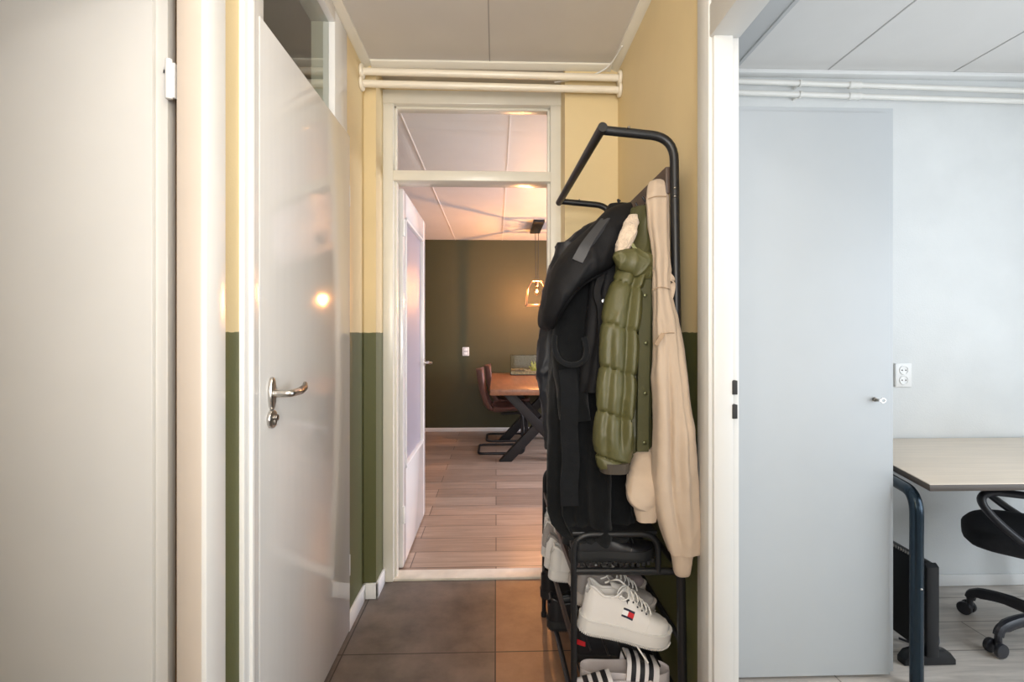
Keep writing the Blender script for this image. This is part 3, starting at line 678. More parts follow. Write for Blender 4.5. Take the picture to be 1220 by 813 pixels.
# heater
hx0, hx1, hy0, hy1 = 1.625, 1.675, 1.86, 2.36
t = thing('panel_heater', 'slim black upright panel heater on curved feet under the desk', 'heater', (1.65, 2.1, 0))
bm = B(); prism(bm, [(hy0 + .0, .045), (hy1, .045), (hy1, .40), (hy0, .385)], 'x', hx0, hx1, .008); obj('body', bm, M['heater'], t)
bm = B(); prism(bm, [(hy0 - .014, .04), (hy0, .04), (hy0, .392), (hy0 - .014, .38)], 'x', hx0 - .003, hx1 - .004, .004); obj('end_cap', bm, M['heater'], t)
bm = B(); box(bm, hx1, hx1 + .028, hy0 + .03, hy1 - .03, .08, .30, .01); obj('side_cover', bm, M['heater'], t)
bm = B()
for k in range(40): cyl(bm, (hx0 + .003, hy0 + .01 + k * .012, .388), 'z', .003, .012, 6)
obj('perforated_grille', bm, M['steeldk'], t)
for y in (hy0 + .03, hy1 - .05):
    bm = B(); prism(bm, [(hx0 - .075, 0), (hx0 - .075, .02), (hx0 - .055, .045), (hx0, .06), (hx1, .06), (hx1 + .055, .045), (hx1 + .075, .02), (hx1 + .075, 0)], 'y', y - .03, y + .012, .005); obj('foot', bm, M['heater'], t)
bm = B(); tube(bm, crom([(hx1 + .02, 1.93, .25), (hx1 + .06, 1.95, .20), (hx1 + .10, 1.98, .11), (hx1 + .115, 1.99, .05), (hx1 + .10, 1.97, .012), (hx1 + .04, 1.96, .008), (hx1 - .02, 2.02, .008)], 6), .005, 8); obj('cable', bm, M['chairP'], t)
# office chair: facing -x, back to the right
oc = Vector((2.24, 1.95, 0))
t = thing('office_chair', 'charcoal swivel office chair with loop armrests tucked under the desk', 'office chair', oc, None, math.radians(-40))
def cushion(bm, cx, cy, z0, z1, wx, wy, n=36, pw=3):
    rings = []
    for zz, s in ((z0, .80), (z0 + .012, .93), (z0 + .03, 1), (z1 - .02, 1), (z1 - .005, .95), (z1, .8)):
        rings.append([Vector((cx + wx * s * math.copysign(abs(math.cos(a)) ** (2 / pw), math.cos(a)), cy + wy * s * math.copysign(abs(math.sin(a)) ** (2 / pw), math.sin(a)), zz - .02 * max(0, -math.cos(a)) ** 3)) for a in [2 * PI * k / n for k in range(n)]])
    skin(bm, rings)
bm = B(); cushion(bm, oc.x - .03, oc.y, .39, .47, .25, .235); obj('seat', bm, M['chairF'], t, 60)
bm = B(); rings = []
for zz, w_, dx in ((.56, .14, 0), (.58, .18, .0), (.66, .21, -.01), (.8, .21, -.005), (.95, .19, .02), (1.02, .13, .035)):
    rings.append([Vector((oc.x + .45 + dx + .028 * math.sin(a), oc.y + w_ * math.cos(a), zz)) for a in [2 * PI * k / 24 for k in range(24)]])
skin(bm, rings); obj('backrest', bm, M['chairF'], t, 60)
bm = B(); tube(bm, rounded([(oc.x + .1, oc.y, .40), (oc.x + .46, oc.y, .40), (oc.x + .49, oc.y, .62)], .08), .02, 10, .03); obj('back_bracket', bm, M['chairP'], t)
for s in (-1, 1):
    bm = B(); yy = oc.y + s * .265
    loop = crom([(oc.x + .06, yy - s * .06, .40), (oc.x - .05, yy, .43), (oc.x - .16, yy + s * .01, .51), (oc.x - .235, yy + s * .01, .60), (oc.x - .22, yy, .645), (oc.x - .14, yy, .655), (oc.x + .04, yy, .655), (oc.x + .10, yy, .63), (oc.x + .10, yy, .54), (oc.x + .06, yy - s * .06, .40)], 6)
    tube(bm, loop, .014, 10, .026, up=(0, 0, 1)); obj('armrest', bm, M['chairP'], t, 60)
bm = B(); cyl(bm, (oc.x, oc.y, .12), 'z', .028, .29, 18); box(bm, oc.x - .1, oc.x + .1, oc.y - .08, oc.y + .08, .37, .405, .008); cyl(bm, (oc.x, oc.y, .08), 'z', .042, .07, 20, .006); obj('gas_column', bm, M['chairP'], t)
for k in range(5):
    an = math.radians(115 + 40) + k * 2 * PI / 5; d = Vector((math.cos(an), math.sin(an), 0)); e = Vector((oc.x, oc.y, 0)) + d * .27
    bm = B(); tube(bm, crom([Vector((oc.x, oc.y, .115)) + d * .03, Vector((oc.x, oc.y, .125)) + d * .15, Vector((oc.x, oc.y, .105)) + d * .25, e + Vector((0, 0, .075))], 5), [.026] * 5 + [.024] * 5 + [.02] * 6, 10, [.022] * 5 + [.02] * 5 + [.016] * 6); lg = obj('base_arm', bm, M['chairP'], t)
    n = Vector((-d.y, d.x, 0)); bm = B()
    for s in (-1, 1): cyl(bm, e + d * .012 + n * s * .02 - n * .009 + Vector((0, 0, .028)), n, .028, .018, 18, .004)
    tube(bm, [e + Vector((0, 0, .03)), e + Vector((0, 0, .085))], .012, 10); obj('caster', bm, M['chairP'], lg)

# ------------------------------------------------------------------ coat rack
RY0, RY1 = 1.50, 2.24
XF, XU = .2325, .545            # front legs, wall uprights
rk = thing('coat_rack', 'black tubular coat rack with open shoe shelves against the right wall', 'coat rack', ((XF + XU) / 2, (RY0 + RY1) / 2, 0))
zn = P(780, 157, RY0).z
for y, xt, xb_, xa_, zz in ((RY0, P(803, 200, RY0).x, .565, P(716, 153, RY0).x, P(716, 155, RY0).z), (RY1, .515, .555, P(667, 240, RY1).x, P(667, 240, RY1).z)):
    bm = B()
    tube(bm, rounded([(xb_, y, 0), (xt + .004, y, zz - .35), (xt, y, zz - .02), (xa_, y, zz)], .07, 8), .0135, 14)
    u = obj('upright', bm, M['black'], rk)
    bm = B(); cyl(bm, (xb_, y, 0), 'z', .016, .02, 14, .003); obj('foot_cap', bm, M['soleB'], u)
    for dz in (.26, .235): bm = B(); ball(bm, (xt - .002, y - .0135, zz - dz + .06), .004, 8); obj('screw', bm, M['steeldk'], u)
    bm = B(); ball(bm, ((xt + xa_) / 2 - .03, y - .0125, zz + .004), .004, 8); obj('screw', bm, M['steeldk'], u)
bm = B(); a = P(716, 155, RY0); b = P(667, 240, RY1); dd = (b - a).normalized(); tube(bm, [a - dd * .022, b + dd * .022], .0145, 16); obj('hanging_rail', bm, M['black'], rk)
zh = P(795, 216, RY0).z
bm = B(); box(bm, .512, .526, RY0 + .005, RY1 - .005, zh - .036, zh + .046, .003); obj('hook_board', bm, M['slat'], rk, label='dark walnut hook board')
HK = (1.56, 1.63, 1.71, 1.80, 1.92, 2.04, 2.15)
for y in HK:
    bm = B(); tube(bm, rounded([(.514, y, zh - .015), (.488, y, zh - .03), (.478, y, zh - .012)], .012), .004, 8); obj('hook', bm, M['black'], rk)
# front legs: the near one bends into the bench frame
ZB, Z2, Z3, Z4 = .66, .545, .335, .15
bm = B(); tube(bm, rounded([(XF, RY0, 0), (XF, RY0, ZB), (.487, RY0, ZB), (.487, RY0, Z2)], .055, 8), .0095, 12); lg = obj('leg', bm, M['black'], rk)
bm = B(); cyl(bm, (XF, RY0, 0), 'z', .013, .02, 12, .002); obj('foot_cap', bm, M['soleB'], lg)
bm = B(); tube(bm, rounded([(P(648, 700, RY1).x, RY1, 0), (P(649, 700, RY1).x, RY1, ZB), (.487, RY1, ZB), (.487, RY1, Z2)], .055, 8), .0095, 12); lg = obj('leg', bm, M['black'], rk)
bm = B(); cyl(bm, (P(648, 700, RY1).x, RY1, 0), 'z', .013, .02, 12, .002); obj('foot_cap', bm, M['soleB'], lg)
bm = B(); box(bm, XF - .005, .485, RY0 + .0, RY1, ZB - .004, ZB + .008, .003); obj('bench_board', bm, M['black'], rk)
XFf = P(649, 700, RY1).x
def shelf(z0f, z1f, z0b, z1b, sag, m, n=6, flat=False, near=True):
    s = B()
    if flat:
        d = Vector((0, 0, .012)); prism(s, [(XF - .006, z0f - .012), (XF + .004, z0f - .012), (XF + .004, z0f + .012), (XF - .006, z0f + .012)], 'y', RY0, RY1)
        for v in s.verts:
            if v.co.y > 2: v.co.x += XFf - XF; v.co.z += z1f - z0f
    else: tube(s, [(XF, RY0, z0f), (XFf, RY1, z1f)], .009, 10)
    fr_ = obj('shelf', s, m, rk)
    s = B()
    tube(s, [(XU + .012, RY0, z0b), (XU + .01, RY1, z1b)], .009, 10)
    if near: tube(s, [(XF, RY0 + .002, z0f), (.40, RY0 + .002, (z0f + z0b) / 2 - sag), (XU + .012, RY0 + .002, z0b)], .0105, 10)
    tube(s, [(XFf, RY1, z1f), (.39, RY1, (z1f + z1b) / 2 - sag), (XU + .012, RY1, z1b)], .008, 10)
    obj('shelf_edge', s, M['black'], fr_)
    s = B()
    for k in range(1, n):
        q = k / n; x = XF + (XU - XF) * q; dz = -sag * (1 - abs(2 * q - 1))
        zw = z0b if near else z0b - .075; dz = dz if near else 0; tube(s, [(x, RY0, z0f - (0 if near else .012) + (zw - z0f) * q + dz), (x - .01, RY1, z1f - (0 if near else .012) + ((z1b if near else z1b - .075) - z1f) * q + dz)], .003, 6)
    obj('shelf_wire', s, M['black'], fr_)
shelf(Z2 + .005, Z2, Z2, Z2, 0, M['brownmetal'], 7, True)
shelf(Z3, Z3 - .01, Z3 + .0, Z3, .02, M['brownmetal'], 6, True, False)
shelf(Z4, Z4, Z4, Z4, .0, M['black'], 7)

# ------------------------------------------------------------------ shoes (local: heel at x=0, toe at +x, y sideways)
def halfw(t):
    if t < .12: return .36 * math.sqrt(max(0, 1 - ((.12 - t) / .12) ** 2)) * .9 + .02
    pts = [(.12, .344), (.3, .34), (.45, .36), (.62, .44), (.75, .47), (.86, .42), (.94, .30), (.985, .15), (1.0, .03)]
    for (a, u), (b, v) in zip(pts, pts[1:]):
        if t <= b:
            s = (t - a) / (b - a); s = s * s * (3 - 2 * s) if t < .75 else s
            return u + (v - u) * s
    return .03
def ts(n): return [.5 - .5 * math.cos(PI * k / n) for k in range(n + 1)]
def make_shoe(name, label, L, W, upm, solem, soleh=.035, hh=.085, lacem=None, lug=False, flag=False, tip=None, group=None, heelm=None, loosem=False, tabk=6):
    t = thing(name, label, 'shoe', (0, 0, 0), group)
    # sole
    bm = B(); rings = []
    zs = lambda tt: soleh * (1 + .10 * (1 - tt)) ; sp = lambda tt: max(0, tt - .8) ** 2 * .25
    for tt in ts(26):
        w_ = halfw(tt) * W * 1.06; x = tt * (L * 1.03) - .012 * L
        z0, z1 = sp(tt) + .0, zs(tt) + sp(tt)
        pr = [(-.93, z0), (-1.0, z0 + .006), (-1.0, z0 + (z1 - z0) * .5), (-.97, z1), (-.6, z1), (0, z1), (.6, z1), (.97, z1), (1.0, z0 + (z1 - z0) * .5), (1.0, z0 + .006), (.93, z0), (0, z0)]
        rings.append([Vector((x, w_ * a, b)) for a, b in pr])
    skin(bm, rings)
    if True: pass                                                         # tread teeth or lugs round the lower edge
    for tt in [k / (16 if lug else 60) for k in range(1, (16 if lug else 60))]:
        if lug and tt > .97: continue
        for s in (-1, 1):
            w_ = halfw(tt) * W * 1.06; x = tt * L * 1.03 - .012 * L; q = .005 if lug else .0012
            box(bm, x - q, x + q, s * w_ - .004, s * w_ + .004, sp(tt) - (.006 if lug else 0), sp(tt) + .006)
    so = obj('sole', bm, solem, t, 50, world=False)
    if not lug:
        bm = B(); pth = [Vector((tt * L * 1.03 - .012 * L, -halfw(tt) * W * 1.055, zs(tt) + sp(tt) - .003)) for tt in ts(24)] + [Vector((tt * L * 1.03 - .012 * L, halfw(tt) * W * 1.055, zs(tt) + sp(tt) - .003)) for tt in ts(24)[::-1]]
        tube(bm, pth, .0018, 6); obj('foxing_line', bm, solem, so, world=False)
    # upper
    def hgt(tt):
        pts = [(0, hh * .86), (.05, hh), (.2, hh * .80), (.34, hh * .86), (.42, hh * .96), (.5, hh * .90), (.62, hh * .66), (.75, hh * .46), (.88, hh * .35), (.96, hh * .24), (1, hh * .08)]
        for (a, u), (b, v) in zip(pts, pts[1:]):
            if tt <= b: s = (tt - a) / (b - a); return u + (v - u) * (s * s * (3 - 2 * s))
        return 0
    def profile(tt):
        w_ = halfw(tt) * W * .98; hgt_ = hgt(tt); z0 = zs(tt) + sp(tt) - .004
        o = max(0, min(1, (.46 - tt) / .06)) * max(0, min(1, tt / .05))
        half = []
        for k in range(11):
            q = k / 10
            a = q * PI / 2
            cy = w_ * (math.cos(a) ** .55); cz = hgt_ * (math.sin(a) ** .85)
            if q < .55: oy, oz = w_ * (1 - .22 * (q / .55) ** 1.5), hgt_ * min(1, q / .5)
            else: oy, oz = w_ * .62 * (1 - (q - .55) / .45) , hgt_ * (1 - min(1, (q - .55) / .18) * .82)
            half.append((cy * (1 - o) + oy * o, cz * (1 - o) + oz * o + z0))
        return half
    bm = B(); rings = []
    for tt in ts(40):
        hf = profile(tt); x = tt * L * .985
        rings.append([Vector((x, -a, b)) for a, b in hf] + [Vector((x, a, b)) for a, b in hf[-2::-1]])
    skin(bm, rings, cap=False, closed=False)
    up = obj('upper', bm, upm, t, 70, world=False)
    if heelm:
        bm = B(); rings = []
        for tt in ts(40):
            if tt > .16: break
            hf = profile(tt)[(0 if tabk == 6 else 2):tabk]; x = tt * L * .985 - .002
            rings.append([Vector((x, -a * 1.03, b)) for a, b in hf] ); 
        skin(bm, rings, cap=False, closed=False)
        for v in list(bm.verts): pass
        rings2 = [[Vector((p.x, -p.y, p.z)) for p in r_] for r_ in rings]; skin(bm, rings2, cap=False, closed=False)
        obj('heel_tab', bm, heelm, t, 70, world=False)
    # collar padding
    bm = B(); pth = []
    tl = [tt for tt in ts(40) if .03 < tt < .42]
    for s, seq in ((-1, tl[::-1]), (1, tl)):
        for tt in seq:
            w_ = halfw(tt) * W * .98; pth.append(Vector((tt * L * .985, s * w_ * .76, hgt(tt) + zs(tt) - .005)))
    tube(bm, pth, .005, 8); obj('collar', bm, upm, t, world=False)
    if lacem:
        bm = B(); rings = []                                       # tongue
        for k, tt in enumerate([.30, .33, .37, .42, .48, .55, .62]):
            z = zs(tt) + hgt(tt) + [.022, .020, .012, .006, .003, .001, -.002][k]; x = tt * L * .985 - [.012, .006, .0, 0, 0, 0, 0][k]; w_ = W * (.19 if k else .16)
            rings.append([Vector((x + .002, -w_, z - .004)), Vector((x, -w_ * .5, z + .002)), Vector((x, 0, z + .004)), Vector((x, w_ * .5, z + .002)), Vector((x + .002, w_, z - .004)), Vector((x + .004, w_ * .5, z - .005)), Vector((x + .004, -w_ * .5, z - .005))])
        skin(bm, rings); obj('tongue', bm, upm, t, 60, world=False)
        bm = B(); row = [.46, .515, .57, .625, .68]
        for k, tt in enumerate(row):
            z = zs(tt) + hgt(tt); x = tt * L * .985; w_ = W * .22
            for s in (-1, 1):
                x2 = x + .018
                tube(bm, crom([(x, -s * w_, z - .010), (x + .004, -s * w_ * .6, z + .0015), (x + .009, 0, z + .005), (x2 - .004, s * w_ * .6, z - .0005), (x2, s * w_, z - .013)], 4), .0032, 6, .002)
        obj('lace', bm, lacem, t, 60, world=False)
        bm = B(); tt = .44; z = zs(tt) + hgt(tt); x = tt * L
        for s in (-1, 1):
            tube(bm, crom([(x, 0, z + .010), (x - .02, s * .02, z + .016), (x - .035, s * .038, z + .002), (x - .02, s * .044, z - .014), (x + .0, s * .038, z - .005), (x + .005, 0, z + .010)], 5), .003, 6, .002)
            tube(bm, crom([(x, 0, z + .010), (x - .018, s * .03, z + .012), (x - .038, s * .046, z - .003), (x - .055, s * .047, z - .012)], 5), .003, 6, .002)
        obj('lace_bow', bm, lacem, t, 60, world=False)
        bm = B()
        if loosem: tube(bm, crom([(.60 * L, -W * .30, .004), (.63 * L, -W * .40, -.006), (.68 * L, -W * .46, -.02), (.76 * L, -W * .46, -.042)], 5), .0032, 6, .0022)
        if loosem: obj('loose_lace_end', bm, lacem, t, 60, world=False)
        else: bm.free()
        if flag:
            for tt in row:
                bm = B(); ball(bm, (tt * L * .985, -W * .30, zs(tt) + hgt(tt) * .86), .0026, 8); obj('eyelet', bm, M['hole'], t, world=False)
    bm = B()                                                         # toe cap seam
    hf = profile(.73); pth = [Vector((.73 * L + .012 * (1 - abs(q)) * 2, 0, 0)) for q in (0,)]
    pts = [Vector((.70 * L + .03 * k / 10, -a * 1.01, b + .0006)) for k, (a, b) in enumerate(profile(.70 + .0 * 1))]
    pts2 = []
    for k in range(11):
        tt = .69 + .055 * k / 10; a, b = profile(tt)[k]; pts2.append(Vector((tt * L * .985, -a * 1.005, b + .0004)))
    for k in range(9, -1, -1):
        tt = .69 + .055 * k / 10; a, b = profile(tt)[k]; pts2.append(Vector((tt * L * .985, a * 1.005, b + .0004)))
    tube(bm, pts2, .0012, 5); obj('toe_seam', bm, upm, t, world=False)
    if flag:
        def surf(tt, k0):                                            # a point on the near side of the upper
            pr = profile(tt); i = int(k0); f = k0 - i; a = pr[i]; b = pr[min(i + 1, 10)]
            return Vector((tt * L * .985, -(a[0] * (1 - f) + b[0] * f) - .0022, a[1] * (1 - f) + b[1] * f + .0008))
        o_ = Vector((.48 * L, 0, 0))
        def patch(u0, u1, v0, v1, m, nm, par):
            bm = B(); n1, n2 = 6, 5; V = []
            for i in range(n1 + 1):
                row_ = []
                for j in range(n2 + 1):
                    u, v = u0 + (u1 - u0) * i / n1, v0 + (v1 - v0) * j / n2
                    tt = .475 + (u * math.cos(.18) + v * math.sin(.18)) / L; zt = (v * math.cos(.18) - u * math.sin(.18)) + .0415 + zs(.48)
                    pr = profile(tt); best = None
                    for (a0, b0), (a1, b1) in zip(pr, pr[1:]):
                        if b0 <= zt <= b1: f = (zt - b0) / max(1e-6, b1 - b0); best = a0 + (a1 - a0) * f; break
                    if best is None: best = pr[5][0]
                    row_.append(bm.verts.new((tt * L * .985, -best - .0016, zt)))
                V.append(row_)
            for i in range(n1):
                for j in range(n2): bm.faces.new((V[i][j], V[i + 1][j], V[i + 1][j + 1], V[i][j + 1]))
            return obj(nm, bm, m, par, 60, world=False)
        fl = patch(-.018, .0, -.0075, .0075, M['whiteF'], 'flag_patch', t); fl['label'] = 'small navy white and red flag patch'
        patch(.0, .018, -.0075, .0075, M['redF'], 'red_field', fl)
        patch(-.018, .018, .0075, .0135, M['navyF'], 'navy_bar', fl); patch(-.018, .018, -.0135, -.0075, M['navyF'], 'navy_bar', fl)
    return t
def put(o, x, y, z, rz=0, tilt=0, roll=0):
    o.location = (x, y, z); o.rotation_euler = (roll, tilt, rz); return o
# white flag sneakers
s1 = make_shoe('sneaker', 'white platform sneaker with a flag patch at the near end of the shoe shelf', .285, .115, M['leather'], M['soleW'], .042, .10, M['lace'], flag=True, loosem=True, group='sneakers on the middle shoe shelf')
put(s1, P(689, 740, 1.57).x, 1.572, .345, -.02, .19)
s2 = make_shoe('sneaker', 'grey white laced sneaker just behind the flag sneaker', .27, .10, M['greyL'], M['soleG'], .034, .085, M['lace'], group='sneakers on the middle shoe shelf')
put(s2, .262, 1.685, .366, .0, .16)
s3 = make_shoe('sneaker', 'mauve grey sneaker behind the grey white laced one', .27, .10, M['lilac'], M['soleG'], .03, .085, M['lilac'], group='sneakers on the middle shoe shelf')
put(s3, .26, 1.79, .372, .0, .13)
s4 = make_shoe('sneaker', 'white sneaker poking its heel into the hall, behind the mauve grey one', .265, .10, M['leather'], M['soleW'], .035, .085, M['lace'], heelm=M['soleW'], group='sneakers on the middle shoe shelf')
put(s4, .198, 1.885, .35, .0, .1)
s5 = make_shoe('sneaker', 'pale grey sneaker third from the far leg of the rack', .265, .095, M['greyL'], M['soleW'], .035, .09, M['lace'], heelm=M['leather'], group='sneakers on the middle shoe shelf')
put(s5, .192, 1.985, .346, .0, .1)
s6 = make_shoe('sneaker', 'white sneaker second from the far leg of the rack', .27, .095, M['leather'], M['soleW'], .035, .11, M['lace'], heelm=M['greyL'], group='sneakers on the middle shoe shelf')
put(s6, .19, 2.085, .346, .0, .08)
s7 = make_shoe('sneaker', 'white sneaker at the far end of the middle shoe shelf', .27, .09, M['leather'], M['soleW'], .04, .12, M['lace'], group='sneakers on the middle shoe shelf')
put(s7, .20, 2.175, .345, .0, .08)
# black shoes on the upper shelf
b1 = make_shoe('low_boot', 'black chunky shoe with lugged sole at the near end of the top shoe shelf', .265, .10, M['blackL'], M['soleB'], .034, .052, M['soleB'], lug=True, group='black shoes on the top shoe shelf')
put(b1, .232, 1.575, Z2 + .006 + .004, .02)
b2 = copy_tree(b1, label='black chunky shoe second on the top shoe shelf, behind its pair'); put(b2, .225, 1.69, Z2 + .01, -.02)
b3 = make_shoe('shoe', 'dark brown suede shoe on the top shoe shelf near the bench front', .27, .10, M['brownL'], M['soleB'], .022, .062, M['brownL'], group='black shoes on the top shoe shelf')
put(b3, .225, 1.83, Z2 + .006, .0)
# bottom shelf: black shoes
c1 = make_shoe('shoe', 'black shoe with a red heel tab under the flag sneaker', .28, .105, M['blackL'], M['soleB'], .025, .085, M['soleB'], heelm=M['redF'], tabk=4, group='black shoes on the bottom shelf')
put(c1, .262, 1.72, Z4 + .006)
c2 = make_shoe('shoe', 'black shoe in the middle of the bottom shelf, heel to the hall', .29, .11, M['blackL'], M['soleB'], .03, .085, M['soleB'], group='black shoes on the bottom shelf')
put(c2, .195, 1.90, Z4 + .006)
c3 = copy_tree(c2, label='black shoe at the far end of the bottom shelf'); put(c3, .19, 2.12, Z4 + .006)
# striped slides
def make_slide(label, flip):
    L, W = .285, .10
    t = thing('slide_sandal', label, 'sandal', (0, 0, 0), 'striped slides on the bottom shelf')
    bm = B(); rings = []
    for tt in ts(26):
        w_ = halfw(tt) * W; x = tt * L; z1 = .032 + .006 * (1 - tt)
        rings.append([Vector((x, w_ * a, b)) for a, b in ((-.95, 0), (-1, .008), (-1, z1 + .004), (-.93, z1 + .007), (-.8, z1), (0, z1 - .004), (.8, z1), (.93, z1 + .007), (1, z1 + .004), (1, .008), (.95, 0), (0, 0))])
    skin(bm, rings); obj('footbed', bm, M['footbed'], t, 50, world=False)
    def arch(x0, x1, lift, m, nm, par, thick=.005):
        bm = B(); rings = []
        for k in range(21):
            a = PI * k / 20; ring = []
            for q, (xx, dz) in enumerate(((x0, 0), (x1, 0), (x1, thick), (x0, thick))):
                f = (xx - .10) / .1; hgt_ = .082 - .030 * f; hw = W * (.46 + .01 * f)
                rr = dz + lift
                ring.append(Vector((xx + .010 * math.sin(a), -(hw + rr) * math.copysign(abs(math.cos(a)) ** .7, math.cos(a)), .014 + (hgt_ + rr) * (math.sin(a) ** .75))))
            rings.append(ring)
        skin(bm, rings); return obj(nm, bm, m, par, 50, world=False)
    stp = arch(.135, .235, 0, M['strap'], 'strap', t)
    for k in range(3): arch(.148 + k * .027, .163 + k * .027, .0052, M['stripe'], 'stripe', stp, .0012)
    return t
sl1 = make_slide('white slide with three black stripes, toe towards the wall', False); put(sl1, .268, 1.60, Z4 + .008, -.03)
sl2 = copy_tree(sl1, label='white slide with three black stripes, lower and left, toe towards the hall'); put(sl2, .49, 1.515, Z4 - .004, PI + .02)

# ------------------------------------------------------------------ garments
def ridge(p):
    return (1 - min(1, abs(noise.noise(p)) * 2.2)) ** 2.5
def folds(p, k=1.0, sc=9, amp=.008):
    """creases: ridged noise stretched along the hang of the cloth, with a slanting set crossing it"""
    q = Vector((p.x * sc, p.y * sc, p.z * sc * .30)); a = ridge(q + Vector((3.1, 0, 7)))
    u = p.z * .8 + p.x * .6; v = p.x * .8 - p.z * .6
    b = ridge(Vector((u * sc * .45 + 11, p.y * sc * .8, v * sc * 1.3)))
    c = ridge(Vector((u * sc * 2.0, p.y * sc * 1.6 + 4, v * sc * .9 + 2)))
    return .62 * amp * (.8 * noise.noise(q * .7) + .75 * a + .55 * b + .25 * c - .45)
def cloth_body(levels, n=110, sub=14, power=2.3, vf=(), crump=(9, .008), quilt=None, close=True, sag=0, valleys=()):
    """levels: (py, px left, px right, Y, half depth); rings lofted top to bottom. vf: (count, amplitude, phase, drift) vertical folds"""
    key = []
    for py, l, r_, Y, tk in levels:
        A_, B_ = P(l, py, Y), P(r_, py, Y); key.append(((A_.x + B_.x) / 2, Y, A_.z, (B_.x - A_.x) / 2, tk))
    ks = crom(key, sub); rings = []; N = len(ks)
    for i, (x, y, z, a, tk) in enumerate(ks):
        v = i / (N - 1); ring = []; env = min(1, v * 3)
        for q in range(n):
            an = 2 * PI * q / n; c_, s_ = math.cos(an), math.sin(an)
            dx = math.copysign(abs(c_) ** (2 / power), c_); dy = math.copysign(abs(s_) ** (2 / power), s_)
            p = Vector((x + a * dx, y + tk * dy, z))
            off = sum(am * math.sin(cn * an + ph + dr * v) for cn, am, ph, dr in vf) * env + folds(p, 1, *crump)
            for a0, a1, wd_, dp, v0, v1 in valleys:
                aa = a0 + (a1 - a0) * v; df = (an - aa + PI) % (2 * PI) - PI
                off -= dp * math.exp(-(df / wd_) ** 2) * max(0, min(1, (v - v0) * 6)) * max(0, min(1, (v1 - v) * 6))
                off += dp * .5 * math.exp(-((df - wd_ * 1.9) / wd_) ** 2) * max(0, min(1, (v - v0) * 6)) * max(0, min(1, (v1 - v) * 6))
            if quilt:
                ph_ = ((z + quilt[2] * dx * a) / quilt[0]) % 1.0
                dd = min(ph_, 1 - ph_) * quilt[0]; off += quilt[1] * (.5 * math.sin(PI * ph_) - .9 * math.exp(-(dd / .0036) ** 2))
            nn = Vector((dx / max(a, .01), dy / max(tk, .01), 0)).normalized()
            p += nn * off; p.z += sag * math.sin(3 * an + 1) * v
            ring.append(p)
        rings.append(ring)
    bm = B(); skin(bm, rings, cap=close)
    return bm
def sleeve(pts, n=80, sub=14, crump=(12, .008), quilt=None, rings_=None, dep=.9, vf=(), valleys=()):
    """pts: (px left, px right, py, Y); a hanging sleeve following the pixels at depth Y"""
    return cloth_body([(py, l, r_, Y, abs(P(r_, py, Y).x - P(l, py, Y).x) / 2 * dep) for l, r_, py, Y in pts], n, sub, 2.5, vf, crump, quilt, True, 0, valleys)
def ribbon(bm, pts, wdir, w, th=.004):
    """flat band along 3-D pts"""
    pts = [Vector(p) for p in pts]; rings = []
    wd = Vector(wdir).normalized()
    for i, p in enumerate(pts):
        tg = (pts[min(i + 1, len(pts) - 1)] - pts[max(i - 1, 0)]).normalized(); n_ = tg.cross(wd).normalized(); w2 = n_.cross(tg).normalized()
        rings.append([p + w2 * w / 2 + n_ * th / 2, p - w2 * w / 2 + n_ * th / 2, p - w2 * w / 2 - n_ * th / 2, p + w2 * w / 2 - n_ * th / 2])
    skin(bm, rings)
def button(bm, c, r_): cyl(bm, c, (0, -1, 0), r_, .004, 14, .0012)

# navy jacket behind (only its shoulder and sleeve show at the left)
t = thing('navy_jacket', 'dark navy jacket, its shoulder and sleeve showing left of the black hood', 'jacket', (.42, 2.0, 1.68), 'coats on the rack')
bm = cloth_body([(258, 722, 748, 1.98, .03), (275, 688, 745, 1.97, .05), (305, 662, 740, 1.95, .07), (340, 656, 738, 1.95, .08), (400, 654, 738, 1.95, .08), (470, 656, 735, 1.94, .08), (520, 660, 735, 1.93, .075)], vf=((5, .006, .4, 2), (9, .003, 0, 1)), crump=(14, .014))
obj('body', bm, M['navy'], t, 60)
bm = sleeve([(664, 690, 290, 1.93), (650, 678, 330, 1.92), (644, 668, 380, 1.91), (639, 664, 430, 1.9), (641, 664, 458, 1.9), (648, 666, 500, 1.89), (651, 667, 535, 1.88)], crump=(18, .012)); obj('sleeve', bm, M['navy'], t, 60)

# long black wool coat with belt
t = thing('wool_coat', 'long black wool coat with hanging belt reaching down to the shoe bench', 'coat', (.42, 1.85, 1.66), 'coats on the rack')
bm = cloth_body([(258, 728, 752, 1.86, .025), (280, 705, 752, 1.85, .06), (330, 672, 748, 1.82, .10), (400, 660, 746, 1.80, .12), (450, 654, 746, 1.77, .13), (500, 653, 748, 1.74, .13), (550, 652, 750, 1.71, .125), (600, 652, 750, 1.665, .115), (625, 664, 748, 1.60, .10), (636, 676, 742, 1.555, .08), (640, 684, 738, 1.535, .06)],
                n=140, vf=((5, .010, .8, 2.5), (8, .008, 2.2, -2), (13, .004, 0, 1.5)), crump=(8, .014), valleys=((-2.3, -2.5, .13, .024, .3, 1.3), (-1.75, -1.7, .10, .02, .5, 1.3), (-1.15, -1.0, .14, .026, .3, 1.3), (-2.05, -2.1, .08, .014, .6, 1.3))); obj('body', bm, M['wool'], t, 60)
bm = sleeve([(668, 706, 320, 1.70), (660, 702, 380, 1.67), (659, 700, 430, 1.64), (663, 700, 470, 1.62), (668, 702, 500, 1.60)], crump=(9, .010)); obj('sleeve', bm, M['wool'], t, 60)
bm = B()
u_ = crom([P(696, 402, 1.57), P(699, 418, 1.56), P(694, 431, 1.55), P(680, 435, 1.545), P(667, 429, 1.55), P(661, 415, 1.56), P(661, 400, 1.58)], 6); tube(bm, u_, .0085, 10, .006)
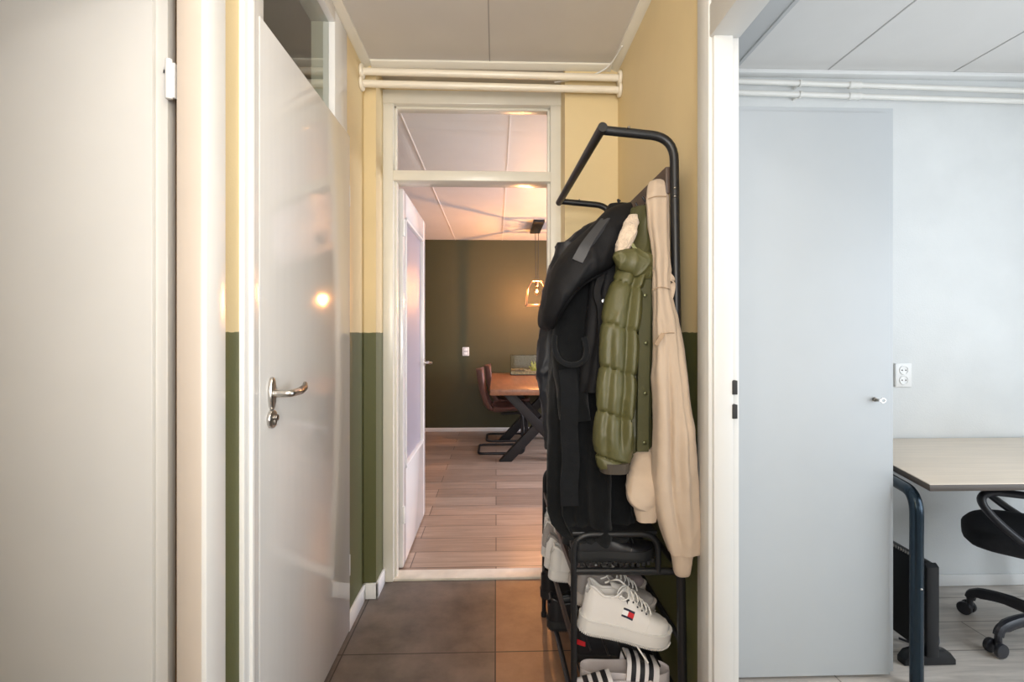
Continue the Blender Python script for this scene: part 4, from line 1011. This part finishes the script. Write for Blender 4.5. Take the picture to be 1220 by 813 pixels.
bl = crom([P(676, 440, 1.575), P(679, 470, 1.565), P(678, 510, 1.56), P(680, 550, 1.55), P(678, 580, 1.545), P(679, 603, 1.545)], 6); ribbon(bm, bl, (1, -.1, 0), .055, .005); obj('belt', bm, M['belt'], t, 50)

# black hooded jacket
t = thing('hooded_jacket', 'short black jacket with a big hood leaning left, before the wool coat', 'jacket', (.45, 1.68, 1.7), 'coats on the rack')
bm = cloth_body([(243, 728, 752, 1.70, .02), (260, 718, 752, 1.69, .045), (300, 708, 745, 1.66, .06), (350, 702, 740, 1.63, .06), (400, 698, 736, 1.61, .06), (440, 692, 733, 1.60, .06), (466, 688, 731, 1.60, .055)], vf=((4, .005, .5, 1), (7, .003, 1, 2)), crump=(10, .008)); obj('body', bm, M['shell'], t, 60)
# hood: lofted along a slanting spine, hollow underneath
outer = crom([(748, 243), (724, 250), (700, 273), (674, 297), (657, 320), (648, 347), (642, 374), (643, 389), (650, 394)], 9)
hem = crom([(752, 256), (742, 290), (727, 320), (708, 330), (692, 341), (678, 356), (668, 372), (660, 388), (653, 395)], 9)
rings = []
for i, (o_, h_) in enumerate(zip(outer, hem)):
    v = i / (len(outer) - 1); Y = 1.66 - .05 * math.sin(PI * v); A_, H_ = P(o_[0], o_[1], Y + .02), P(h_[0], h_[1], Y - .03); c_ = (A_ + H_) / 2; e_ = (A_ - H_) / 2
    dep = .03 + .075 * math.sin(PI * min(1, v * 1.02 + .02)) ** .7; ring = []; nn = e_.normalized()
    for q in range(72):
        an = 2 * PI * q / 72; sn = math.sin(an); cs = math.cos(an)
        p = c_ + e_ * math.copysign(abs(cs) ** .8, cs) - Vector((0, 1, 0)) * dep * math.copysign(abs(sn) ** .8, sn)
        p -= Vector((0, 1, 0)) * folds(p, 1, 11, .016) * max(0, sn) ; p += nn * folds(p, 1, 9, .008); ring.append(p)
    rings.append(ring)
bm = B(); skin(bm, rings); hd = obj('hood', bm, M['shell'], t, 70)
bm = B(); rm = crom([P(722, 324, 1.575), P(706, 331, 1.555), P(691, 341, 1.55), P(677, 357, 1.55), P(667, 373, 1.56), P(657, 391, 1.60)], 6); tube(bm, rm, .008, 10, .005); obj('hood_hem', bm, M['shell'], hd, 60)
bm = B(); gs = crom([P(722, 262, 1.578), P(710, 277, 1.545), P(698, 294, 1.52), P(688, 312, 1.508)], 6); ribbon(bm, gs, (1, 0, .55), .034, .012); obj('rubber_strip', bm, M['shell2'], hd, 60, label='grey rubberised strip')
bm = B(); pk = crom([P(726, 300, 1.60), P(716, 330, 1.565), P(711, 350, 1.56), P(716, 372, 1.555), P(716, 420, 1.54), P(713, 462, 1.54)], 5); ribbon(bm, pk, (1, .1, 0), .022, .006); obj('front_placket', bm, M['shell'], t, 60)
bm = B(); button(bm, P(719, 359, 1.548), .0065); obj('snap_button', bm, M['snap'], t, label='silver snap button')
bm = B(); tube(bm, crom([P(742, 252, 1.69), P(738, 244, 1.68), P(736, 238, 1.675), P(739, 240, 1.67)], 4), .003, 6); obj('hanging_loop', bm, M['lining'], t)

# olive puffer
t = thing('puffer_jacket', 'olive green quilted puffer jacket with cream fleece collar lining', 'jacket', (.45, 1.58, 1.68), 'coats on the rack')
bm = cloth_body([(248, 752, 776, 1.60, .02), (275, 744, 780, 1.585, .03), (310, 742, 781, 1.57, .04), (350, 744, 780, 1.56, .05), (400, 742, 778, 1.55, .055), (450, 740, 778, 1.545, .055), (500, 738, 778, 1.54, .055), (535, 738, 776, 1.535, .05), (545, 742, 774, 1.535, .04)], n=120, quilt=(.128, .009, .25), crump=(13, .005), vf=((5, .004, 0, 1),)); obj('body', bm, M['olived'], t, 60)
bm = sleeve([(737, 772, 318, 1.525), (726, 766, 345, 1.50), (718, 762, 380, 1.485), (716, 759, 420, 1.475), (713, 757, 460, 1.47), (710, 754, 500, 1.465), (709, 752, 530, 1.46), (711, 751, 550, 1.46), (717, 748, 560, 1.46)], n=110, quilt=(.128, .0085, .30), crump=(13, .006), dep=.7, valleys=((-1.40, -1.25, .20, .016, -.2, .85), (-2.2, -2.0, .22, .006, .2, .9))); sl_ = obj('sleeve', bm, M['olive'], t, 60)
bm = sleeve([(714, 749, 550, 1.46), (715, 748, 562, 1.46)], sub=3, crump=(30, .004)); obj('cuff', bm, M['cuff'], sl_, 60, label='dark brown elastic cuff')
bm = cloth_body([(246, 757, 774, 1.585, .02), (262, 750, 779, 1.565, .028), (285, 744, 781, 1.55, .034), (305, 738, 780, 1.53, .04), (322, 738, 779, 1.52, .036), (334, 748, 774, 1.52, .018)], crump=(14, .016), vf=((4, .006, 0, 3),)); obj('collar', bm, M['olived'], t, 60)
bm = cloth_body([(256, 750, 760, 1.545, .012), (268, 742, 760, 1.525, .02), (285, 736, 757, 1.51, .022), (298, 733, 749, 1.51, .02), (306, 734, 742, 1.515, .01)], crump=(40, .006)); obj('fleece_lining', bm, M['fleece'], t, 60, label='cream fleece lining')
bm = cloth_body([(297, 738, 766, 1.50, .012), (303, 733, 775, 1.495, .022), (312, 733, 779, 1.49, .026), (321, 739, 779, 1.49, .022), (328, 752, 778, 1.49, .014), (332, 764, 776, 1.49, .006)], crump=(16, .014)); obj('collar_fold', bm, M['olive'], t, 60)
bm = B(); zp = crom([P(752, 290, 1.50), P(760, 300, 1.488), P(770, 305, 1.485), P(776, 316, 1.485), P(773, 330, 1.485)], 5); ribbon(bm, zp, (.3, .2, 1), .010, .003)
zp = crom([P(776, 330, 1.495), P(775, 400, 1.482), P(774, 470, 1.478), P(773, 535, 1.475)], 8); ribbon(bm, zp, (0, 1, 0), .014, .003); obj('zip', bm, M['snapo'], t, 60)
bm = B(); pk = crom([P(769, 325, 1.50), P(767, 400, 1.478), P(766, 470, 1.474), P(765, 538, 1.472)], 10); ribbon(bm, pk, (1, .1, 0), .035, .012); bmesh.ops.bevel(bm, geom=[e for e in bm.edges], offset=.003, segments=2, affect='EDGES') if False else None
obj('front_placket', bm, M['olived'], t, 60)
for px, py in ((769, 352), (770, 409), (769, 469), (768, 528)):
    bm = B(); button(bm, P(px, py, 1.466), .0055); obj('snap_button', bm, M['snapo'], t)

# beige jacket
t = thing('beige_jacket', 'pale beige cotton jacket with ribbed cuffs hanging nearest the wall opening', 'jacket', (.49, 1.5, 1.73), 'coats on the rack')
bm = cloth_body([(214, 779, 789, 1.535, .010), (219, 771, 796, 1.53, .02), (235, 769, 797, 1.52, .025), (270, 771, 797, 1.505, .028), (310, 776, 797, 1.485, .03), (345, 777, 798, 1.465, .032), (375, 777, 804, 1.455, .036), (400, 777, 809, 1.45, .04), (450, 777, 815, 1.44, .045), (500, 778, 820, 1.435, .05), (550, 777, 825, 1.43, .05), (600, 779, 829, 1.43, .048), (635, 788, 830, 1.43, .042), (658, 797, 829, 1.43, .035)],
                n=120, vf=((3, .004, .6, 3), (6, .003, 0, 4)), crump=(9, .008), valleys=((-2.2, -2.0, .18, .012, .42, .66), (-1.5, -1.95, .15, .014, .52, .84), (-1.0, -1.7, .17, .012, .58, .97), (-.6, -1.1, .16, .009, .48, .8), (-2.4, -1.7, .12, .009, .62, .98))); obj('body', bm, M['beige'], t, 60)
bm = sleeve([(799, 826, 652, 1.43), (801, 824, 668, 1.43), (803, 822, 682, 1.43), (806, 820, 686, 1.43)], sub=5, crump=(40, .002), dep=.8); obj('cuff', bm, M['beige'], t, 60)
bm = sleeve([(764, 786, 515, 1.53), (757, 786, 540, 1.50), (748, 784, 565, 1.465), (746, 782, 585, 1.45), (748, 781, 597, 1.445), (757, 781, 606, 1.445)], crump=(11, .015), dep=.75); sl_ = obj('sleeve', bm, M['beige'], t, 60)
bm = sleeve([(754, 783, 601, 1.444), (757, 783, 612, 1.444), (759, 781, 621, 1.444)], sub=4, crump=(30, .003), dep=.7); obj('cuff', bm, M['beige'], sl_, 60)
bm = B(); ribbon(bm, crom([P(797, 328, 1.47), P(801, 334, 1.465), P(801, 344, 1.46), P(798, 356, 1.45), P(795, 362, 1.44)], 5), (0, .3, 1), .016, .005); obj('collar_tab', bm, M['beige'], t, 60)
for sm in ([P(777, 346, 1.434), P(785, 342.5, 1.430), P(793, 343, 1.432), P(798, 345, 1.445)], [P(782, 406, 1.407), P(787, 399, 1.404), P(796, 397, 1.406), P(806, 397, 1.42)], [P(772, 237, 1.50), P(782, 234, 1.492), P(794, 234, 1.497)]):
    bm = B(); tube(bm, crom(sm, 5), .0014, 6); obj('seam', bm, M['beiged'], t, 60)
bm = B(); ribbon(bm, crom([P(781, 411, 1.402), P(786, 404, 1.400), P(790, 398, 1.402)], 4), (1, 0, .6), .012, .005); obj('pocket_tab', bm, M['beiged'], t, 60)

# ------------------------------------------------------------------ lights
def area(name, loc, target, size, sy, power, col):
    l = bpy.data.lights.new(name, 'AREA'); l.shape = 'RECTANGLE'; l.size = size; l.size_y = sy; l.energy = power; l.color = col
    o = bpy.data.objects.new(name, l); COL.objects.link(o); o.location = loc
    o.rotation_euler = (Vector(target) - Vector(loc)).to_track_quat('-Z', 'Y').to_euler(); return o
def point(name, loc, r_, power, col):
    l = bpy.data.lights.new(name, 'POINT'); l.shadow_soft_size = r_; l.energy = power; l.color = col
    o = bpy.data.objects.new(name, l); COL.objects.link(o); o.location = loc; return o
point('hall_lamp', (-.02, .30, 2.33), .05, 11, (1, .96, .91))
area('hall_fill', (-.12, -1.45, 1.6), (.35, 2, 1.4), .9, 1.8, 35, (1, .98, .96))
area('hall_up_fill', (.0, -.6, 1.5), (.0, .4, 2.6), .8, .8, 32, (1, .98, .96))  # added unseen lamp aimed up, brightens the hall ceiling
area('office_daylight', (3.19, .60, 1.25), (1.6, 1.6, .7), 1.8, 1.85, 50, (.84, .92, 1))
area('office_up_fill', (2.3, -.2, 1.0), (2.1, .6, 2.6), 1.2, 1.2, 14, (.95, .97, 1))  # unseen helper lamp, added to lift the office ceiling
area('dining_daylight', (3.1, 4.3, 1.4), (0, 4.6, .6), 1.8, 1.6, 210, (.86, .87, 1))
wd = bpy.data.worlds.new('world'); S.world = wd; wd.use_nodes = True
wd.node_tree.nodes['Background'].inputs[0].default_value = (.8, .87, 1, 1); wd.node_tree.nodes['Background'].inputs[1].default_value = .4
S.view_settings.view_transform = 'Standard'; S.view_settings.look = 'None'; S.view_settings.exposure = 0
